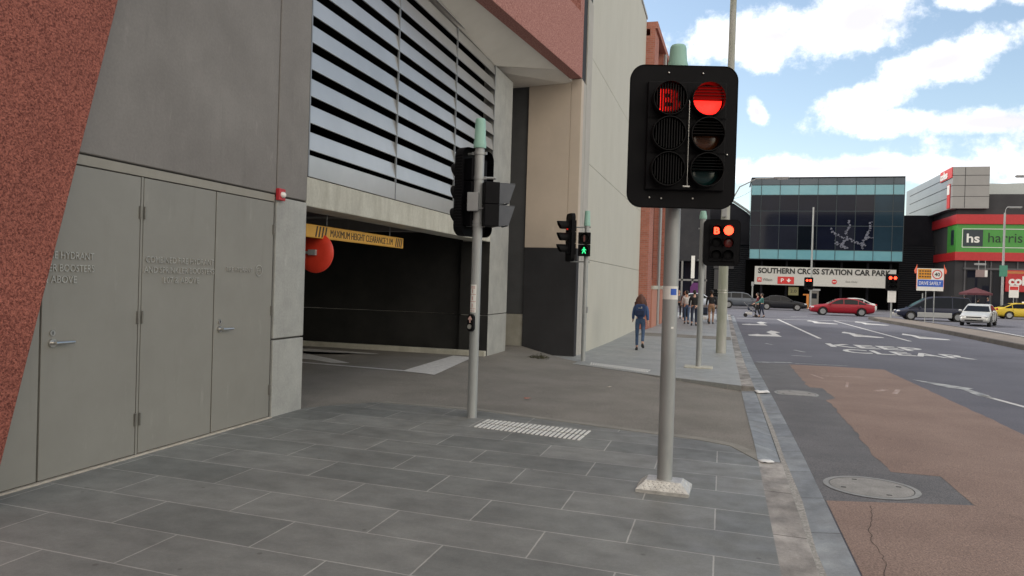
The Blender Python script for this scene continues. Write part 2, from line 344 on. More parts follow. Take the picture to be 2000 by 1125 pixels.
def render_red():
    m = bpy.data.materials.new('red_roughcast'); m.use_nodes = True; t = m.node_tree; b = t.nodes['Principled BSDF']; nn = t.nodes.new; ln = t.links.new
    co = nn('ShaderNodeTexCoord')
    n = nn('ShaderNodeTexNoise'); n.inputs['Scale'].default_value = 72; n.inputs['Detail'].default_value = 3; n.inputs['Distortion'].default_value = .6; ln(co.outputs['Object'], n.inputs['Vector'])
    n2 = nn('ShaderNodeTexNoise'); n2.inputs['Scale'].default_value = 2; n2.inputs['Detail'].default_value = 6; ln(co.outputs['Object'], n2.inputs['Vector'])
    r = nn('ShaderNodeValToRGB'); r.color_ramp.elements[0].color = (.13, .028, .020, 1); r.color_ramp.elements[0].position = .32; r.color_ramp.elements[1].color = (.43, .142, .102, 1); r.color_ramp.elements[1].position = .62
    ln(n.outputs['Fac'], r.inputs[0])
    mr_ = nn('ShaderNodeMapRange'); mr_.inputs[1].default_value = .3; mr_.inputs[2].default_value = .7; mr_.inputs[3].default_value = .88; mr_.inputs[4].default_value = 1.1; ln(n2.outputs['Fac'], mr_.inputs[0])
    s = nn('ShaderNodeVectorMath'); s.operation = 'SCALE'; ln(r.outputs[0], s.inputs[0]); ln(mr_.outputs[0], s.inputs['Scale']); ln(s.outputs[0], b.inputs['Base Color'])
    bp = nn('ShaderNodeBump'); bp.inputs['Strength'].default_value = 1.0; bp.inputs['Distance'].default_value = .02; ln(n.outputs['Fac'], bp.inputs['Height']); ln(bp.outputs[0], b.inputs['Normal'])
    b.inputs['Roughness'].default_value = .85
    return m
M_rough = render_red()
def brick_mat():
    m = bpy.data.materials.new('red_brick'); m.use_nodes = True; t = m.node_tree; b = t.nodes['Principled BSDF']; nn = t.nodes.new; ln = t.links.new
    co = nn('ShaderNodeTexCoord'); sp = nn('ShaderNodeSeparateXYZ'); cb = nn('ShaderNodeCombineXYZ'); ln(co.outputs['Object'], sp.inputs[0])
    ad = nn('ShaderNodeMath'); ln(sp.outputs[0], ad.inputs[0]); ln(sp.outputs[1], ad.inputs[1]); ln(ad.outputs[0], cb.inputs[0]); ln(sp.outputs[2], cb.inputs[1])
    br = nn('ShaderNodeTexBrick'); br.inputs['Scale'].default_value = 1; br.inputs['Brick Width'].default_value = .24; br.inputs['Row Height'].default_value = .086; br.inputs['Mortar Size'].default_value = .006
    br.inputs['Color1'].default_value = (.34, .115, .08, 1); br.inputs['Color2'].default_value = (.43, .16, .115, 1); br.inputs['Mortar'].default_value = (.33, .24, .2, 1); ln(cb.outputs[0], br.inputs['Vector'])
    ln(br.outputs['Color'], b.inputs['Base Color']); b.inputs['Roughness'].default_value = .85; return m
M_brick = brick_mat()

# ------------------------------------------------------------------ ground, road, pavements
KX0, KX1, KX2 = .37, .61, .84               # kerb stone, gutter stone, road edge
sheet('ground', [(-400, -60), (400, -60), (400, 900), (-400, 900)], lambda x, y: G(y) - .30, M_asph)
sheet('road', [(KX2, -8), (70, -8), (70, 140), (-60, 140), (-60, 57.5), (KX2, 57.5)], ZR, M_asph)
# near pavement: edge towards the driveway runs aslant
PN = [(-4.87, -6), (KX0, -6), (KX0, 7.35), (.12, 7.93), (-.22, 8.12), (-1.25, 8.39), (-2.95, 8.86), (-4.3, 8.86), (-4.6, 8.5), (-4.87, 8.02), (-4.87, 7.9)]
sheet('pavement', PN, lambda x, y: G(y), M_slab, skirt=.12)
M_edge = mat('kerb_edge_concrete', (.20, .195, .175), (.28, .27, .24), rough=.85, scale=3, detail=8, fine=.1, bscale=120)
sheet('pavement_edging', [(.12, 7.93), (-.22, 8.12), (-1.25, 8.39), (-2.95, 8.86), (-4.3, 8.86), (-4.3, 8.96), (-2.94, 8.98), (-1.23, 8.52), (-.18, 8.27), (.20, 8.05), (KX0 - .003, 7.72), (KX0 - .003, 7.36)], lambda x, y: G(y) + .004 - (.0 if y < 8.7 else .0), M_edge, skirt=.1)
PFA = [(-4.87, 17.75), (-3.95, 16.75), (-3.6, 16.5), (-2.34, 15.5), (-1.14, 14.6), (-.28, 14.1), (KX0, 13.72)]
PF = PFA + [(KX0 + .03, 57), (-30, 57), (-30, 60), (-30, 57.1), (-12, 50), (-6, 40), (-4.87, 20)]
PF = PFA + [(KX0 + .03, 57.0), (-20, 57.0), (-20, 36), (-4.87, 36)]
sheet('far_pavement', PF, lambda x, y: G(y), M_slab2, skirt=.16)
sheet('footpath_crossing_strip', [(-3.15, 28.9), (KX0 - .02, 28.6), (KX0 - .02, 30.4), (-3.15, 30.9)], lambda x, y: G(y), M_drive, dz=.004)
sheet('driveway', [(-16, 7.9), (-4.87, 7.9), (-4.87, 7.6), (KX0 + .01, 7.2), (KX0 + .01, 14.2), (-.04, 14.4), (-1.38, 15.8), (-3.45, 16.9), (-4.87, 18.2), (-16, 18.2)], ZD, M_drive, dz=-.012, step=.5, bis_x=[-5, -4.87, -4.5, -4, -3.5, -3, -2.5, -2, -1.7, -1.2, -.8, -.4, 0, .3])
# concrete crossover strips where the pavement meets the brown asphalt by the wall
def kz_in(y): return G(y) if (y < 7.5 or y > 13.72) else ZD(KX0, y) - .008
def strip(name, y0, y1, x0, x1, za, zb, m, n=None):
    n = n or max(1, int((y1 - y0) / .5)); mb = MB(); vs = []; fs = []
    for i in range(n + 1):
        y = y0 + (y1 - y0) * i / n
        vs += [(x0, y, za(y)), (x1, y, zb(y))]
    fs = [(2 * i, 2 * i + 1, 2 * i + 3, 2 * i + 2) for i in range(n)]
    mb.add(vs, fs); return mb
def kerb_run(y0, y1, raised):
    mb = strip('', y0, y1, KX0, KX1 - .03, (lambda y: G(y)) if raised else (lambda y: ZD(KX0, y) - .006), (lambda y: G(y) - .004) if raised else (lambda y: G(y) - .078), None)
    b2 = strip('', y0, y1, KX1 - .03, KX1, (lambda y: G(y) - .004) if raised else (lambda y: G(y) - .078), lambda y: G(y) - .085, None)
    mb.add(b2.v, b2.f); 
    for y in (y0, y1):
        mb.add([(KX0, y, G(y) + (0 if raised else -.09)), (KX1 - .03, y, G(y) - .004 - (0 if raised else .08)), (KX1, y, G(y) - .085), (KX1, y, G(y) - .2), (KX0, y, G(y) - .2)], [(0, 1, 2, 3, 4)])
    return mb
k = kerb_run(-6, 7.4, True).build('kerb', M_kerb, kind='structure')
k = kerb_run(13.72, 57, True).build('kerb', M_kerb, kind='structure')
k = kerb_run(7.4, 13.72, False).build('kerb', M_gut, kind='structure')
g = strip('', -6, 57, KX1, KX2, lambda y: G(y) - .086, lambda y: G(y) - .066, M_gut, n=126).build('gutter', M_gut, kind='structure')
# dirt along the gutter joint
sheet('gutter_dirt', [(KX1 - .012, 3.5), (KX1 + .055, 4.2), (KX1 + .03, 5.2), (KX1 + .06, 6.4), (KX1 + .04, 8.0), (KX1 + .05, 9.5), (KX1 + .035, 12), (KX1 + .05, 13.5), (KX1 - .005, 13.6), (KX1 - .004, 9), (KX1 - .012, 6)], lambda x, y: G(y) - .083, mat('pale_dirt', (.26, .25, .235), (.36, .35, .33), rough=.9, scale=22, fine=.3), dz=.004)

# red lane and patches, wobbly edges
def wob(poly, a=.03, s=.35):
    out = []
    for i, p in enumerate(poly):
        q = poly[(i + 1) % len(poly)]; d = math.dist(p, q); n = max(1, int(d / s))
        for k_ in range(n):
            t = k_ / n; x = p[0] + (q[0] - p[0]) * t; y = p[1] + (q[1] - p[1]) * t
            if k_: x += (noise.noise(Vector((x * 3, y * 3, 1))) * a); y += noise.noise(Vector((x * 3, y * 3, 9))) * a
            out.append((x, y))
    return out
def lane_edges(y):
    def ip(P):
        for (a, b), (c, d) in zip(P, P[1:]):
            if a <= y <= c: return b + (d - b) * (y - a) / max(1e-6, c - a)
        return P[-1][1]
    w_ = noise.noise(Vector((y * 2.3, 1, 3))) * .045 + noise.noise(Vector((y * 9, 5, 3))) * .015
    if y <= 6.44: l = KX2 + .012
    elif y <= 6.75: l = ip([(6.44, .87), (6.75, 2.0)])
    elif y <= 7.70: l = 1.995 + w_ * .2
    else: l = ip([(7.70, 1.58), (8.44, 1.56), (10.04, 1.62), (12.94, 1.68), (13.39, 1.85), (14.86, 1.83), (14.87, 1.60), (20.58, 1.72)]) + w_
    return l, ip([(-7, 3.4), (10.68, 3.68), (14.32, 3.77), (20.58, 3.98)]) + w_ * .5
mb = MB(); ys = sorted([-7 + .15 * i for i in range(184)] + [6.44, 6.75, 7.699, 7.701, 12.94, 13.39, 14.859, 14.871, 8, 12, 16, 20, 20.58]); ys = [y for y in ys if y <= 20.58]; vs = []
for y in ys:
    l, r_ = lane_edges(y); vs += [(l, y, ZR(l, y) + .004), ((l + r_) / 2, y + .06 * math.sin(y) * (y > 20.3), ZR(l, y) + .004), (r_, y, ZR(l, y) + .004)]
mb.add(vs, [q for i in range(len(ys) - 1) for q in ((3 * i, 3 * i + 1, 3 * i + 4, 3 * i + 3), (3 * i + 1, 3 * i + 2, 3 * i + 5, 3 * i + 4))]); mb.build('red_bus_lane', M_red, kind='structure')
sheet('asphalt_strip', [(KX2 + .003, 6.3), (2.15, 6.3), (2.15, 20.6), (KX2 + .003, 20.6)], ZR, M_patch, dz=.002)
def crack(name, pts, wd, m, dz):
    mb = MB(); vs = []; 
    for i, (x, y) in enumerate(pts):
        vs += [(x - wd * (.5 + random.random()), y, ZR(x, y) + dz), (x + wd * (.5 + random.random()), y, ZR(x, y) + dz)]
    mb.add(vs, [(2 * i, 2 * i + 1, 2 * i + 3, 2 * i + 2) for i in range(len(pts) - 1)])
    return mb.build(name, m, kind='structure')
M_crack = mat('crack_dark', (.045, .032, .028), rough=.9)
pts = []; x = 1.19
for i in range(40):
    y = 6.42 - i * .06; x += random.uniform(-.022, .018) - .001; pts.append((x, y))
crack('road_crack', pts, .0022, M_crack, .0055)
pts = [(2.0 + .05 * i + random.uniform(-.01, .01), 6.72 - .05 * i) for i in range(6)]
crack('road_crack', pts, .002, M_crack, .0055)
def mark(name, poly, m=M_paint, dz=.005): return sheet(name, poly, ZR, m, dz=dz)
def line(x0, y0, x1, y1, wd, m=M_paint, name='lane_line', dz=.005):
    d = Vector((x1 - x0, y1 - y0)).normalized(); n = Vector((-d.y, d.x)) * wd / 2
    return mark(name, [(x0 + n.x, y0 + n.y), (x1 + n.x, y1 + n.y), (x1 - n.x, y1 - n.y), (x0 - n.x, y0 - n.y)], m, dz)
line(3.62, 53.2, 3.97, 33.4, .15); line(7.32, 54.9, 7.6, 34.4, .15)
line(.95, 52.2, 11.0, 56.2, .30, name='stop_line')
line(1.2, 57.6, 12, 59.4, .16, M_wornp, name='crossing_line')
line(4.78, 13.8, 4.6, 15.4, .11)
for (a, b, c, d, e) in ((2.15, 17.6, 3.1, 17.9, .10), (2.3, 15.2, 2.5, 16.4, .05), (3.0, 14.6, 3.25, 15.5, .09), (2.75, 14.9, 3.0, 15.3, .12), (1.95, 17.9, 2.1, 16.9, .06)): line(a, b, c, d, e, mat('faint_paint', (.30, .20, .17), (.42, .35, .32), rough=.8, scale=9, detail=10, contrast=(.45, .6)), name='worn_marking', dz=.007)
mark('worn_arrow', [(4.05, 18.1), (4.35, 16.6), (4.55, 16.4), (4.50, 15.3), (4.66, 14.9), (4.74, 15.5), (4.70, 16.5), (4.85, 16.7)], M_wornp)
ARR = [(0, .4), (.45, 1.3), (.57, .95), (1.05, 1.3), (.9, 3.2), (1.2, 4.7), (1.36, 4.2), (1.52, 3.2), (1.25, 2.55), (1.36, 0), (.8, -.05), (.36, -.35), (.02, -.2)]
for (x, y, s_, m_) in ((1.11, 33.4, 1, 1), (1.08, 43.3, 1, 1), (9.95, 50.5, .9, -1), (6.95, 36.2, .82, -1), (6.85, 49.2, .9, -1), (9.75, 36.9, .82, -1)):
    mark('turn_arrow', [(x + m_ * a * s_ * (1 if m_ > 0 else 1.1), y + b * s_) for a, b in ARR])
for a in [(1.57, 28.8, 1.78, 28.3), (2.35, 26.3, 2.6, 25.6), (2.05, 23.9, 2.62, 23.9)]: line(*a, .12, M_wornp)
line(.93, 20.75, 1.84, 21.2, .22, M_wornp); line(1.9, 21.0, 3.2, 21.15, .1, M_wornp)
line(5.0, 60.0, 6.4, 62.0, .14); line(11.2, 60.5, 13.5, 64.5, .14)
line(14.2, 34, 15.2, 52, .14); line(17.5, 30, 19.2, 52, .12)
for word, x0, y0, wd, h in (('KEEP', 3.80, 28.75, 3.15, 1.75), ('CLEAR', 3.95, 26.35, 3.75, 1.6)):
    me = txt_fit(word, wd, h, 0.0, .02); mb = MB(); mb.mesh(me)
    vs = []
    for (x, y, z) in mb.v:
        xx = x0 + x; yy = y0 + y - .05 * x; vs.append((xx, yy, ZR(xx, yy) + .006))
    mb.v = vs; o = mb.build('road_lettering', M_paint, kind='structure')
# driveway paint
def dmark(name, poly): return sheet(name, poly, ZD, M_paint, dz=-.004, step=.5, bis_x=[-4.87, -4.5, -3.5])
dmark('driveway_give_way_line', [(-5.36, 11.98), (-4.68, 11.8), (-5.02, 14.86), (-5.51, 14.95)])
dmark('driveway_line', [(-9.5, 12.40), (-9.5, 12.52), (-5.37, 12.09), (-5.36, 11.97)])
dmark('driveway_arrow', [(-11, 12.95), (-7.6, 12.75), (-7.0, 12.45), (-6.7, 12.6), (-7.4, 13.1), (-8.2, 13.6), (-8.9, 14.0), (-7.1, 14.3), (-7.0, 14.45), (-10, 14.7), (-11.5, 14.0)])
# tactile strips
def tactile(P, n, rows, name):
    a, b, c, d = [Vector(p) for p in P]     # a-b near edge left->right, d-c far edge
    mb = MB()
    for r in range(rows):
        for i in range(n):
            u = (i + .5) / n; lo = a.lerp(b, u); hi = d.lerp(c, u); v0 = (r + .08) / rows; v1 = (r + .92) / rows
            p = lo.lerp(hi, v0); q = lo.lerp(hi, v1); hw = (b - a).length / n * .27
            for (s_, e_) in ((p, q),):
                e = (b - a).normalized() * hw
                pts = [s_ - e, s_ + e, e_ + e, e_ - e]
                vs = [(t.x, t.y, G(t.y) + .0035) for t in pts] + [(t.x * .94 + (s_.x + e_.x) * .03, t.y * .94 + (s_.y + e_.y) * .03, G(t.y) + .011) for t in pts]
                mb.add(vs, [(4, 5, 6, 7), (0, 1, 5, 4), (1, 2, 6, 5), (2, 3, 7, 6), (3, 0, 4, 7)])
    o = mb.build(name, mat('tactile_white', (.66, .66, .64), (.76, .76, .74), rough=.6, scale=8, detail=8), kind='structure')
tactile([(-2.60, 7.73), (-1.36, 7.52), (-1.33, 8.10), (-2.60, 8.28)], 24, 2, 'tactile_strip')
tactile([(-2.74, 16.02), (-1.40, 15.02), (-1.38, 15.66), (-2.84, 16.72)], 24, 2, 'tactile_strip')

# traffic island
IS = [(10.95, 28), (11.0, 41.4), (10.75, 50), (10.35, 57.5), (10.5, 60.5), (11.1, 62.0), (12.0, 61.2), (12.9, 56), (13.3, 45), (13.35, 28)]
M_isl = mat('island_paving', (.17, .145, .125), (.22, .19, .165), rough=.85, scale=2, detail=8, fine=.2, bscale=60)
sheet('traffic_island', IS, lambda x, y: G(y) + .10, M_isl, skirt=.3)
mb = MB()
n_ = len(IS); cx = sum(p[0] for p in IS) / n_; cy = sum(p[1] for p in IS) / n_
ins = [(p[0] + (.22 if p[0] < 11.5 else -.22), p[1] + (-.25 if p[1] > 59 else 0)) for p in IS]
for i in range(n_):
    j = (i + 1) % n_
    A, B_, C_, D_ = IS[i], IS[j], ins[j], ins[i]
    z = lambda p: G(p[1])
    mb.add([(A[0] - .03, A[1], z(A) - .15), (B_[0] - .03, B_[1], z(B_) - .15), (B_[0], B_[1], z(B_) + .108), (A[0], A[1], z(A) + .108), (C_[0], C_[1], z(C_) + .11), (D_[0], D_[1], z(D_) + .11)], [(0, 1, 2, 3), (3, 2, 4, 5)])
mb.build('island_kerb', mat('dark_kerb', (.055, .048, .042), (.09, .08, .07), rough=.85, scale=2, detail=8), kind='structure')

# manhole covers
def manhole(x, y, rx, ry, label):
    t = thing('manhole_cover', label, 'manhole cover', (x, y, ZR(x, y) + .004)); mb = MB()
    n = 40
    def ring(r, z): return [(rx * r * math.cos(2 * PI * i / n), ry * r * math.sin(2 * PI * i / n), z) for i in range(n)]
    mb.add(ring(1, .003) + ring(.88, .004), [(i, (i + 1) % n, n + (i + 1) % n, n + i) for i in range(n)]); mb.build('frame', mat('manhole_rim', (.22, .225, .22), (.30, .30, .29), rough=.6, scale=9), t)
    mb = MB(); mb.add(ring(.86, .003), [tuple(range(n))]); mb.build('cover', mat('manhole_concrete', (.22, .215, .20), (.31, .30, .285), rough=.7, scale=5, detail=9, fine=.15, bscale=70), t)
    for i in range(4):
        mb = MB(); a = i * PI / 2 + .4; mb.box(rx * .66 * math.cos(a) - .02, rx * .66 * math.cos(a) + .02, ry * .66 * math.sin(a) - .008, ry * .66 * math.sin(a) + .008, .0035, .006); mb.build('lifting_slot', M_ink, t)
    return t
manhole(1.285, 7.02, .385, .37, 'large round pale manhole cover set in the dark asphalt patch beside the gutter, nearer one')
manhole(1.27, 13.62, .36, .42, 'smaller-looking round manhole cover in the dark asphalt strip near the far kerb corner')

# litter, weed, leaf
def flat(name, label, cat, x, y, z, w_, d_, rz, m, warp=.01):
    mb = MB(); n = 5; vs = []
    for i in range(n):
        for j in range(n): vs.append(((i / (n - 1) - .5) * w_, (j / (n - 1) - .5) * d_, .004 + warp * (1 + noise.noise(Vector((i * .6 + x, j * .6, y))))))
    mb.add(vs, [(i * n + j, (i + 1) * n + j, (i + 1) * n + j + 1, i * n + j + 1) for i in range(n - 1) for j in range(n - 1)])
    o = mb.build(name, m, smooth=60); o.location = (x, y, z); o.rotation_euler = (0, 0, rz); md = o.modifiers.new('s', 'SOLIDIFY'); md.thickness = .0015; return tag(o, label, cat)
M_paper = mat('white_paper', (.75, .75, .73), (.8, .8, .8), rough=.6)
flat('paper_scrap', 'white paper scrap lying on the kerb stones near the large manhole cover', 'litter', .44, 7.33, G(7.3) , .12, .10, .3, M_paper)
flat('paper_scrap', 'crumpled white paper at the far kerb corner by the gutter', 'litter', .70, 13.5, G(13.5) - .075, .22, .32, .1, M_paper, .02)
flat('dry_leaf', 'small reddish dry leaf on the driveway asphalt', 'leaf', -2.6, 9.72 + .4, ZD(-2.6, 10.1), .09, .06, .5, mat('leaf_red', (.45, .17, .12), rough=.7), .015)
flat('dry_leaf', 'small pale leaf lying on the driveway in front of the far tactile strip', 'leaf', -1.73, 12.07, ZD(-1.73, 12.07), .08, .05, 1.1, mat('leaf_pale', (.6, .55, .45), rough=.7), .012)
mb = MB(); random.seed(3)
for i in range(260):
    a = random.uniform(0, 2 * PI); r = .22 * math.sqrt(random.random()); h = .15 * (1 - r / .26) * random.uniform(.4, 1.)
    p = Vector((r * 1.1 * math.cos(a), r * .7 * math.sin(a), random.uniform(0, h))); d = Vector((random.uniform(-1, 1), random.uniform(-1, 1), random.uniform(.0, 1))).normalized() * .06
    s_ = d.cross(Vector((random.uniform(-1, 1), random.uniform(-1, 1), .3))).normalized() * .006
    mb.add([p - s_, p + s_, p + d], [(0, 1, 2)])
o = mb.build('weed_clump', mat('weed_green', (.035, .040, .018), (.07, .065, .03), rough=.9, scale=20)); o.location = (-3.92, 16.2, ZD(-3.92, 16.2) - .01); tag(o, 'dark dry weed clump on the driveway before the charcoal wall panel', 'weeds')

# ------------------------------------------------------------------ left building (car park podium)
WX = -4.87
LB = thing('car_park_building', 'grey concrete car park building with red roughcast cladding, louvres, grey doors and dark driveway entry', 'building', (WX, 0, 0))
def LBp(name, mb, m, **k): return mb.build(name, m, LB, world=True, **k)
mb = MB()
mb.box(WX - .5, WX, -6, 7.315, 2.53, 9.5); mb.box(WX - .5, WX, 7.335, 7.96, 2.515, 9.5); LBp('upper_wall', mb, M_conc, bevel=.008, seg=1)
mb = MB(); mb.box(WX - .5, WX, 7.335, 7.96, .89, 2.495); mb.box(WX - .5, WX, 7.335, 7.96, -.2, .87); LBp('pillar', mb, M_conc2, bevel=.01)
mb = MB(); mb.box(WX - .52, WX - .03, -6, 7.94, -.3, 9.5); LBp('wall_backing', mb, mat('joint_dark', (.06, .058, .055), rough=.9))
mb = MB(); mb.box(WX - .03, WX - .004, -6, 7.30, 2.435, 2.515); LBp('door_head_frame', mb, mat('door_frame_paint', (.27, .255, .22), (.30, .285, .25), rough=.6), bevel=.004)
mb = MB(); mb.box(WX - .03, WX + .022, -6, 7.32, -.05, .012); LBp('threshold', mb, mat('threshold_mortar', (.38, .34, .29), (.50, .46, .40), rough=.9, scale=18, detail=6, bump=.4, bscale=50), bevel=.006)
# doors
def raised(s, y0, z0, wd, h, parent, m=M_dsteel):
    mb = MB(); mb.mesh(txt_fit(s, wd, h, .005, -.006), TX(WX + .003, y0, z0, '+x')); return mb.build('lettering', m, parent, world=True)
def door(y0, y1, hinge, handle, texts, ring=None, label=None):
    mb = MB(); mb.box(WX - .028, WX - .006, y0 + .006, y1 - .006, .02, 2.425)
    d = mb.build('door', M_door, LB, world=True, bevel=.002, seg=1)
    def P(name, mb, m, **k):
        o = mb.build(name, m, d, **k); o.location = (0, 0, 0)
        for v in o.data.vertices: v.co -= Vector(LB.location)
        return o
    if hinge is not None:
        for z in (2.12, 1.21, .32):
            mb = MB(); mb.cyl((WX + .004, hinge, z - .055), (WX + .004, hinge, z + .055), .008, n=10); mb.box(WX - .006, WX - .001, hinge - .013, hinge + .013, z - .055, z + .055)
            P('hinge', mb, mat('hinge_steel', (.16, .155, .145), (.20, .195, .18), rough=.45, metal=.4), smooth=40)
    if handle is not None:
        mb = MB(); mb.cyl((WX - .006, handle, 1.05), (WX + .012, handle, 1.05), .032, n=24); mb.cyl((WX + .01, handle, 1.05), (WX + .05, handle, 1.05), .015, n=14)
        mb.tube([(WX + .045, handle - .01, 1.05), (WX + .048, handle + .03, 1.05), (WX + .045, handle + .16, 1.048)], [.015, .014, .012], 10)
        mb.cyl((WX - .006, handle, 1.125), (WX + .006, handle, 1.125), .023, n=24); 
        P('handle', mb, M_steel, smooth=40)
        mb = MB(); mb.box(WX + .006, WX + .0075, handle - .004, handle + .004, 1.113, 1.137); P('keyhole', mb, M_ink)
    for (s, a, b, wd, h) in texts:
        mb = MB(); mb.mesh(txt_fit(s, wd, h, .007, 0.), TX(WX - .001, a, b, '+x')); P('lettering', mb, M_dsteel)
    if ring:
        mb = MB(); cy_, cz_, r_ = ring; n = 40
        for r0, r1, in ((r_, r_ - .008),):
            vs = [(WX - .002, cy_ + q * math.cos(2 * PI * i / n), cz_ + q * math.sin(2 * PI * i / n)) for q in (r0, r1) for i in range(n)] + [(WX + .003, cy_ + q * math.cos(2 * PI * i / n), cz_ + q * math.sin(2 * PI * i / n)) for q in (r0, r1) for i in range(n)]
            fs = []
            for i in range(n):
                j = (i + 1) % n; fs += [(2 * n + i, 2 * n + j, 3 * n + j, 3 * n + i), (i, j, 2 * n + j, 2 * n + i), (n + i, n + j, 3 * n + j, 3 * n + i)]
            mb.add(vs, fs)
        mb.mesh(txt_fit('FH', .060, .055, .004, 0), TX(WX - .002, cy_ - .03, cz_ - .027, '+x')); P('hydrant_symbol', mb, M_dsteel)
    return d
H_ = .056
door(3.0, 4.355, None, None, [])
door(4.36, 5.315, 5.305, 4.455, [('COMBINED FIRE HYDRANT', 3.98 + .02, 1.69, .82, H_), ('AND SPRINKLER BOOSTERS', 3.98, 1.592, .845, H_), ('& ABOVE', 4.36, 1.505, .30, H_)])
door(5.345, 6.305, 5.355, None, [('COMBINED FIRE HYDRANT', 5.38, 1.69, .90, H_), ('AND SPRINKLER BOOSTERS', 5.36, 1.60, .93, H_), ('L07 & ABOVE', 5.60, 1.51, .47, H_)])
door(6.31, 7.295, 7.285, 6.40, [('FIRE HYDRANT', 6.48, 1.635, .42, .045)], (7.03, 1.655, .062))
mb = MB(); mb.box(WX - .03, WX - .007, 5.319, 5.341, .0, 2.43); LBp('door_post', mb, M_door)
# left red blade wall
mb = MB(); mb.prism([(-6, -.2), (3.71, -.2), (5.49, 6.65), (6.2, 9.6), (-6, 9.6)], WX + .004, WX + .27, 'x'); LBp('red_blade_wall', mb, M_rough, bevel=.01)
# beam, louvres
mb = MB(); mb.box(WX - .45, WX - .01, 7.96, 15.6, 2.46, 2.815); LBp('lintel_beam', mb, M_beam, bevel=.012)
mb = MB()
for (a, b) in ((7.975, 10.44), (10.46, 12.97), (12.99, 15.33)):
    z = 2.82
    mb.box(WX - .02, WX, a, b, z, z + .26)
    z = 3.155
    while z < 6.5:
        mb.prism([(WX + .002, z), (WX - .035, z + .216), (WX - .045, z + .216), (WX - .02, z - .012), (WX + .002, z - .012)], a, b, 'y'); z += .325
louv = LBp('louvre_panel', mb, M_louv, bevel=.003, seg=1)
for y in (7.968, 10.45, 12.98, 15.335): mb = MB(); mb.box(WX - .02, WX + .006, y - .011, y + .011, 2.82, 6.3); LBp('louvre_mullion', mb, mat('mullion_metal', (.24, .25, .26), rough=.4, metal=.4))
mb = MB(); mb.box(WX - .5, WX - .25, 7.96, 15.4, 2.82, 6.8); LBp('louvre_void', mb, M_black)
# end pillar, dark strip, charcoal and cream return wall
mb = MB(); mb.box(WX - .64, WX, 15.345, 16.73, .885, 6.27); mb.box(WX - .64, WX, 15.345, 16.73, -.4, .87); LBp('end_pillar', mb, M_conc2, bevel=.01)
mb = MB(); mb.box(-5.6, WX - .005, 18.26, 18.5, .80, 6.7); LBp('dark_wall_strip', mb, mat('slate_paint', (.05, .052, .056), (.066, .068, .072), rough=.7, scale=1.5, fine=.05)); mb = MB(); mb.box(-5.9, -5.5, 16.0, 18.5, -.5, 6.7); LBp('recess_side_wall', mb, M_conc)
mb = MB(); mb.box(-5.6, WX - .006, 18.24, 18.5, -.5, .79); LBp('concrete_base_block', mb, mat('old_concrete', (.27, .26, .22), (.34, .33, .29), rough=.85, scale=3, detail=9))
mb = MB(); mb.box(WX + .0, -3.52, 18.2, 18.5, -.5, 2.49); LBp('charcoal_wall_panel', mb, M_char, bevel=.008)
mb = MB(); mb.box(WX + .0, -3.80, 18.2, 18.5, 2.493, 6.7); mb.box(-3.785, -3.523, 18.2, 18.5, 2.493, 6.7); mb.box(-3.8, -3.78, 18.21, 18.5, 2.493, 6.7); LBp('cream_wall', mb, M_cream, bevel=.006)
mb = MB(); mb.box(-3.9, -3.53, 18.505, 18.86, -.5, 6.7); mb.box(-3.9, -3.53, 18.885, 19.6, -.5, 9.0); LBp('corner_strip', mb, mat('light_concrete', (.40, .385, .35), (.46, .44, .41), rough=.8, scale=1.5, detail=8))
# interior
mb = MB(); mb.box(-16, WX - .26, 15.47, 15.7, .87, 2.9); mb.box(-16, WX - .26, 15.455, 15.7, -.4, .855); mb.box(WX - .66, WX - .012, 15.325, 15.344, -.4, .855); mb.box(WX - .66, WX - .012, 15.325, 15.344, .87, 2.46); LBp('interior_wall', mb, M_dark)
mb = MB(); mb.box(-16, WX - .02, 15.19, 15.32, -.3, .10); LBp('interior_kerb', mb, M_beam, bevel=.012)
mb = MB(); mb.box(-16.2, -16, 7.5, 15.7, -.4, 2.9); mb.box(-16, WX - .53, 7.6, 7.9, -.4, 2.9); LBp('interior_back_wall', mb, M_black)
mb = MB(); mb.box(-16.2, WX - .46, 7.6, 15.7, 2.72, 2.82); mb.box(-16, WX - .5, 9.9, 10.1, 2.5, 2.715); mb.box(-16, WX - .5, 12.9, 13.1, 2.5, 2.715); LBp('interior_ceiling', mb, M_conc)
mb = MB(); mb.box(-17, -5.4, -6, 18.4, 6.9, 9.5); LBp('upper_mass', mb, M_conc)
# soffit and red fascia running aslant
def fx(y): return WX + (y - 6.85) * (1.39 / 11.15)
xi = lambda y: fx(y) - .29
mb = MB(); P = [(WX - .3, 6.2, 6.27), (WX - .3, 15.34, 6.27), (WX + .0, 15.34, 6.27), (xi(17.2), 17.2, 6.66), (xi(6.9), 6.9, 6.66), (xi(6.9), 6.2, 6.66)]
Q = [(WX + .0, 15.34, 6.27), (-5.5, 15.34, 6.28), (-5.5, 18.5, 6.57), (xi(18.2), 18.5, 6.63), (xi(17.2), 17.2, 6.66)]
for F in (P, Q):
    k_ = len(F); mb.add(F + [(x, y, 6.9) for x, y, z in F], [tuple(range(k_)), tuple(range(2 * k_ - 1, k_ - 1, -1))] + [(i, (i + 1) % k_, k_ + (i + 1) % k_, k_ + i) for i in range(k_)])
LBp('soffit', mb, M_soff)
M_fas = mat('red_render', (.30, .115, .095), (.44, .225, .195), rough=.85, scale=34, detail=4, bump=.7, bscale=34, fine=.12)
def fas(name, y0, y1, z0, z1, off=0., th=.3, m=M_fas, **k):
    mb = MB(); mb.prism([(fx(y0) + off, y0), (fx(y1) + off, y1), (fx(y1) + off - th, y1), (fx(y0) + off - th, y0)], z0, z1, 'z'); return LBp(name, mb, m, **k)
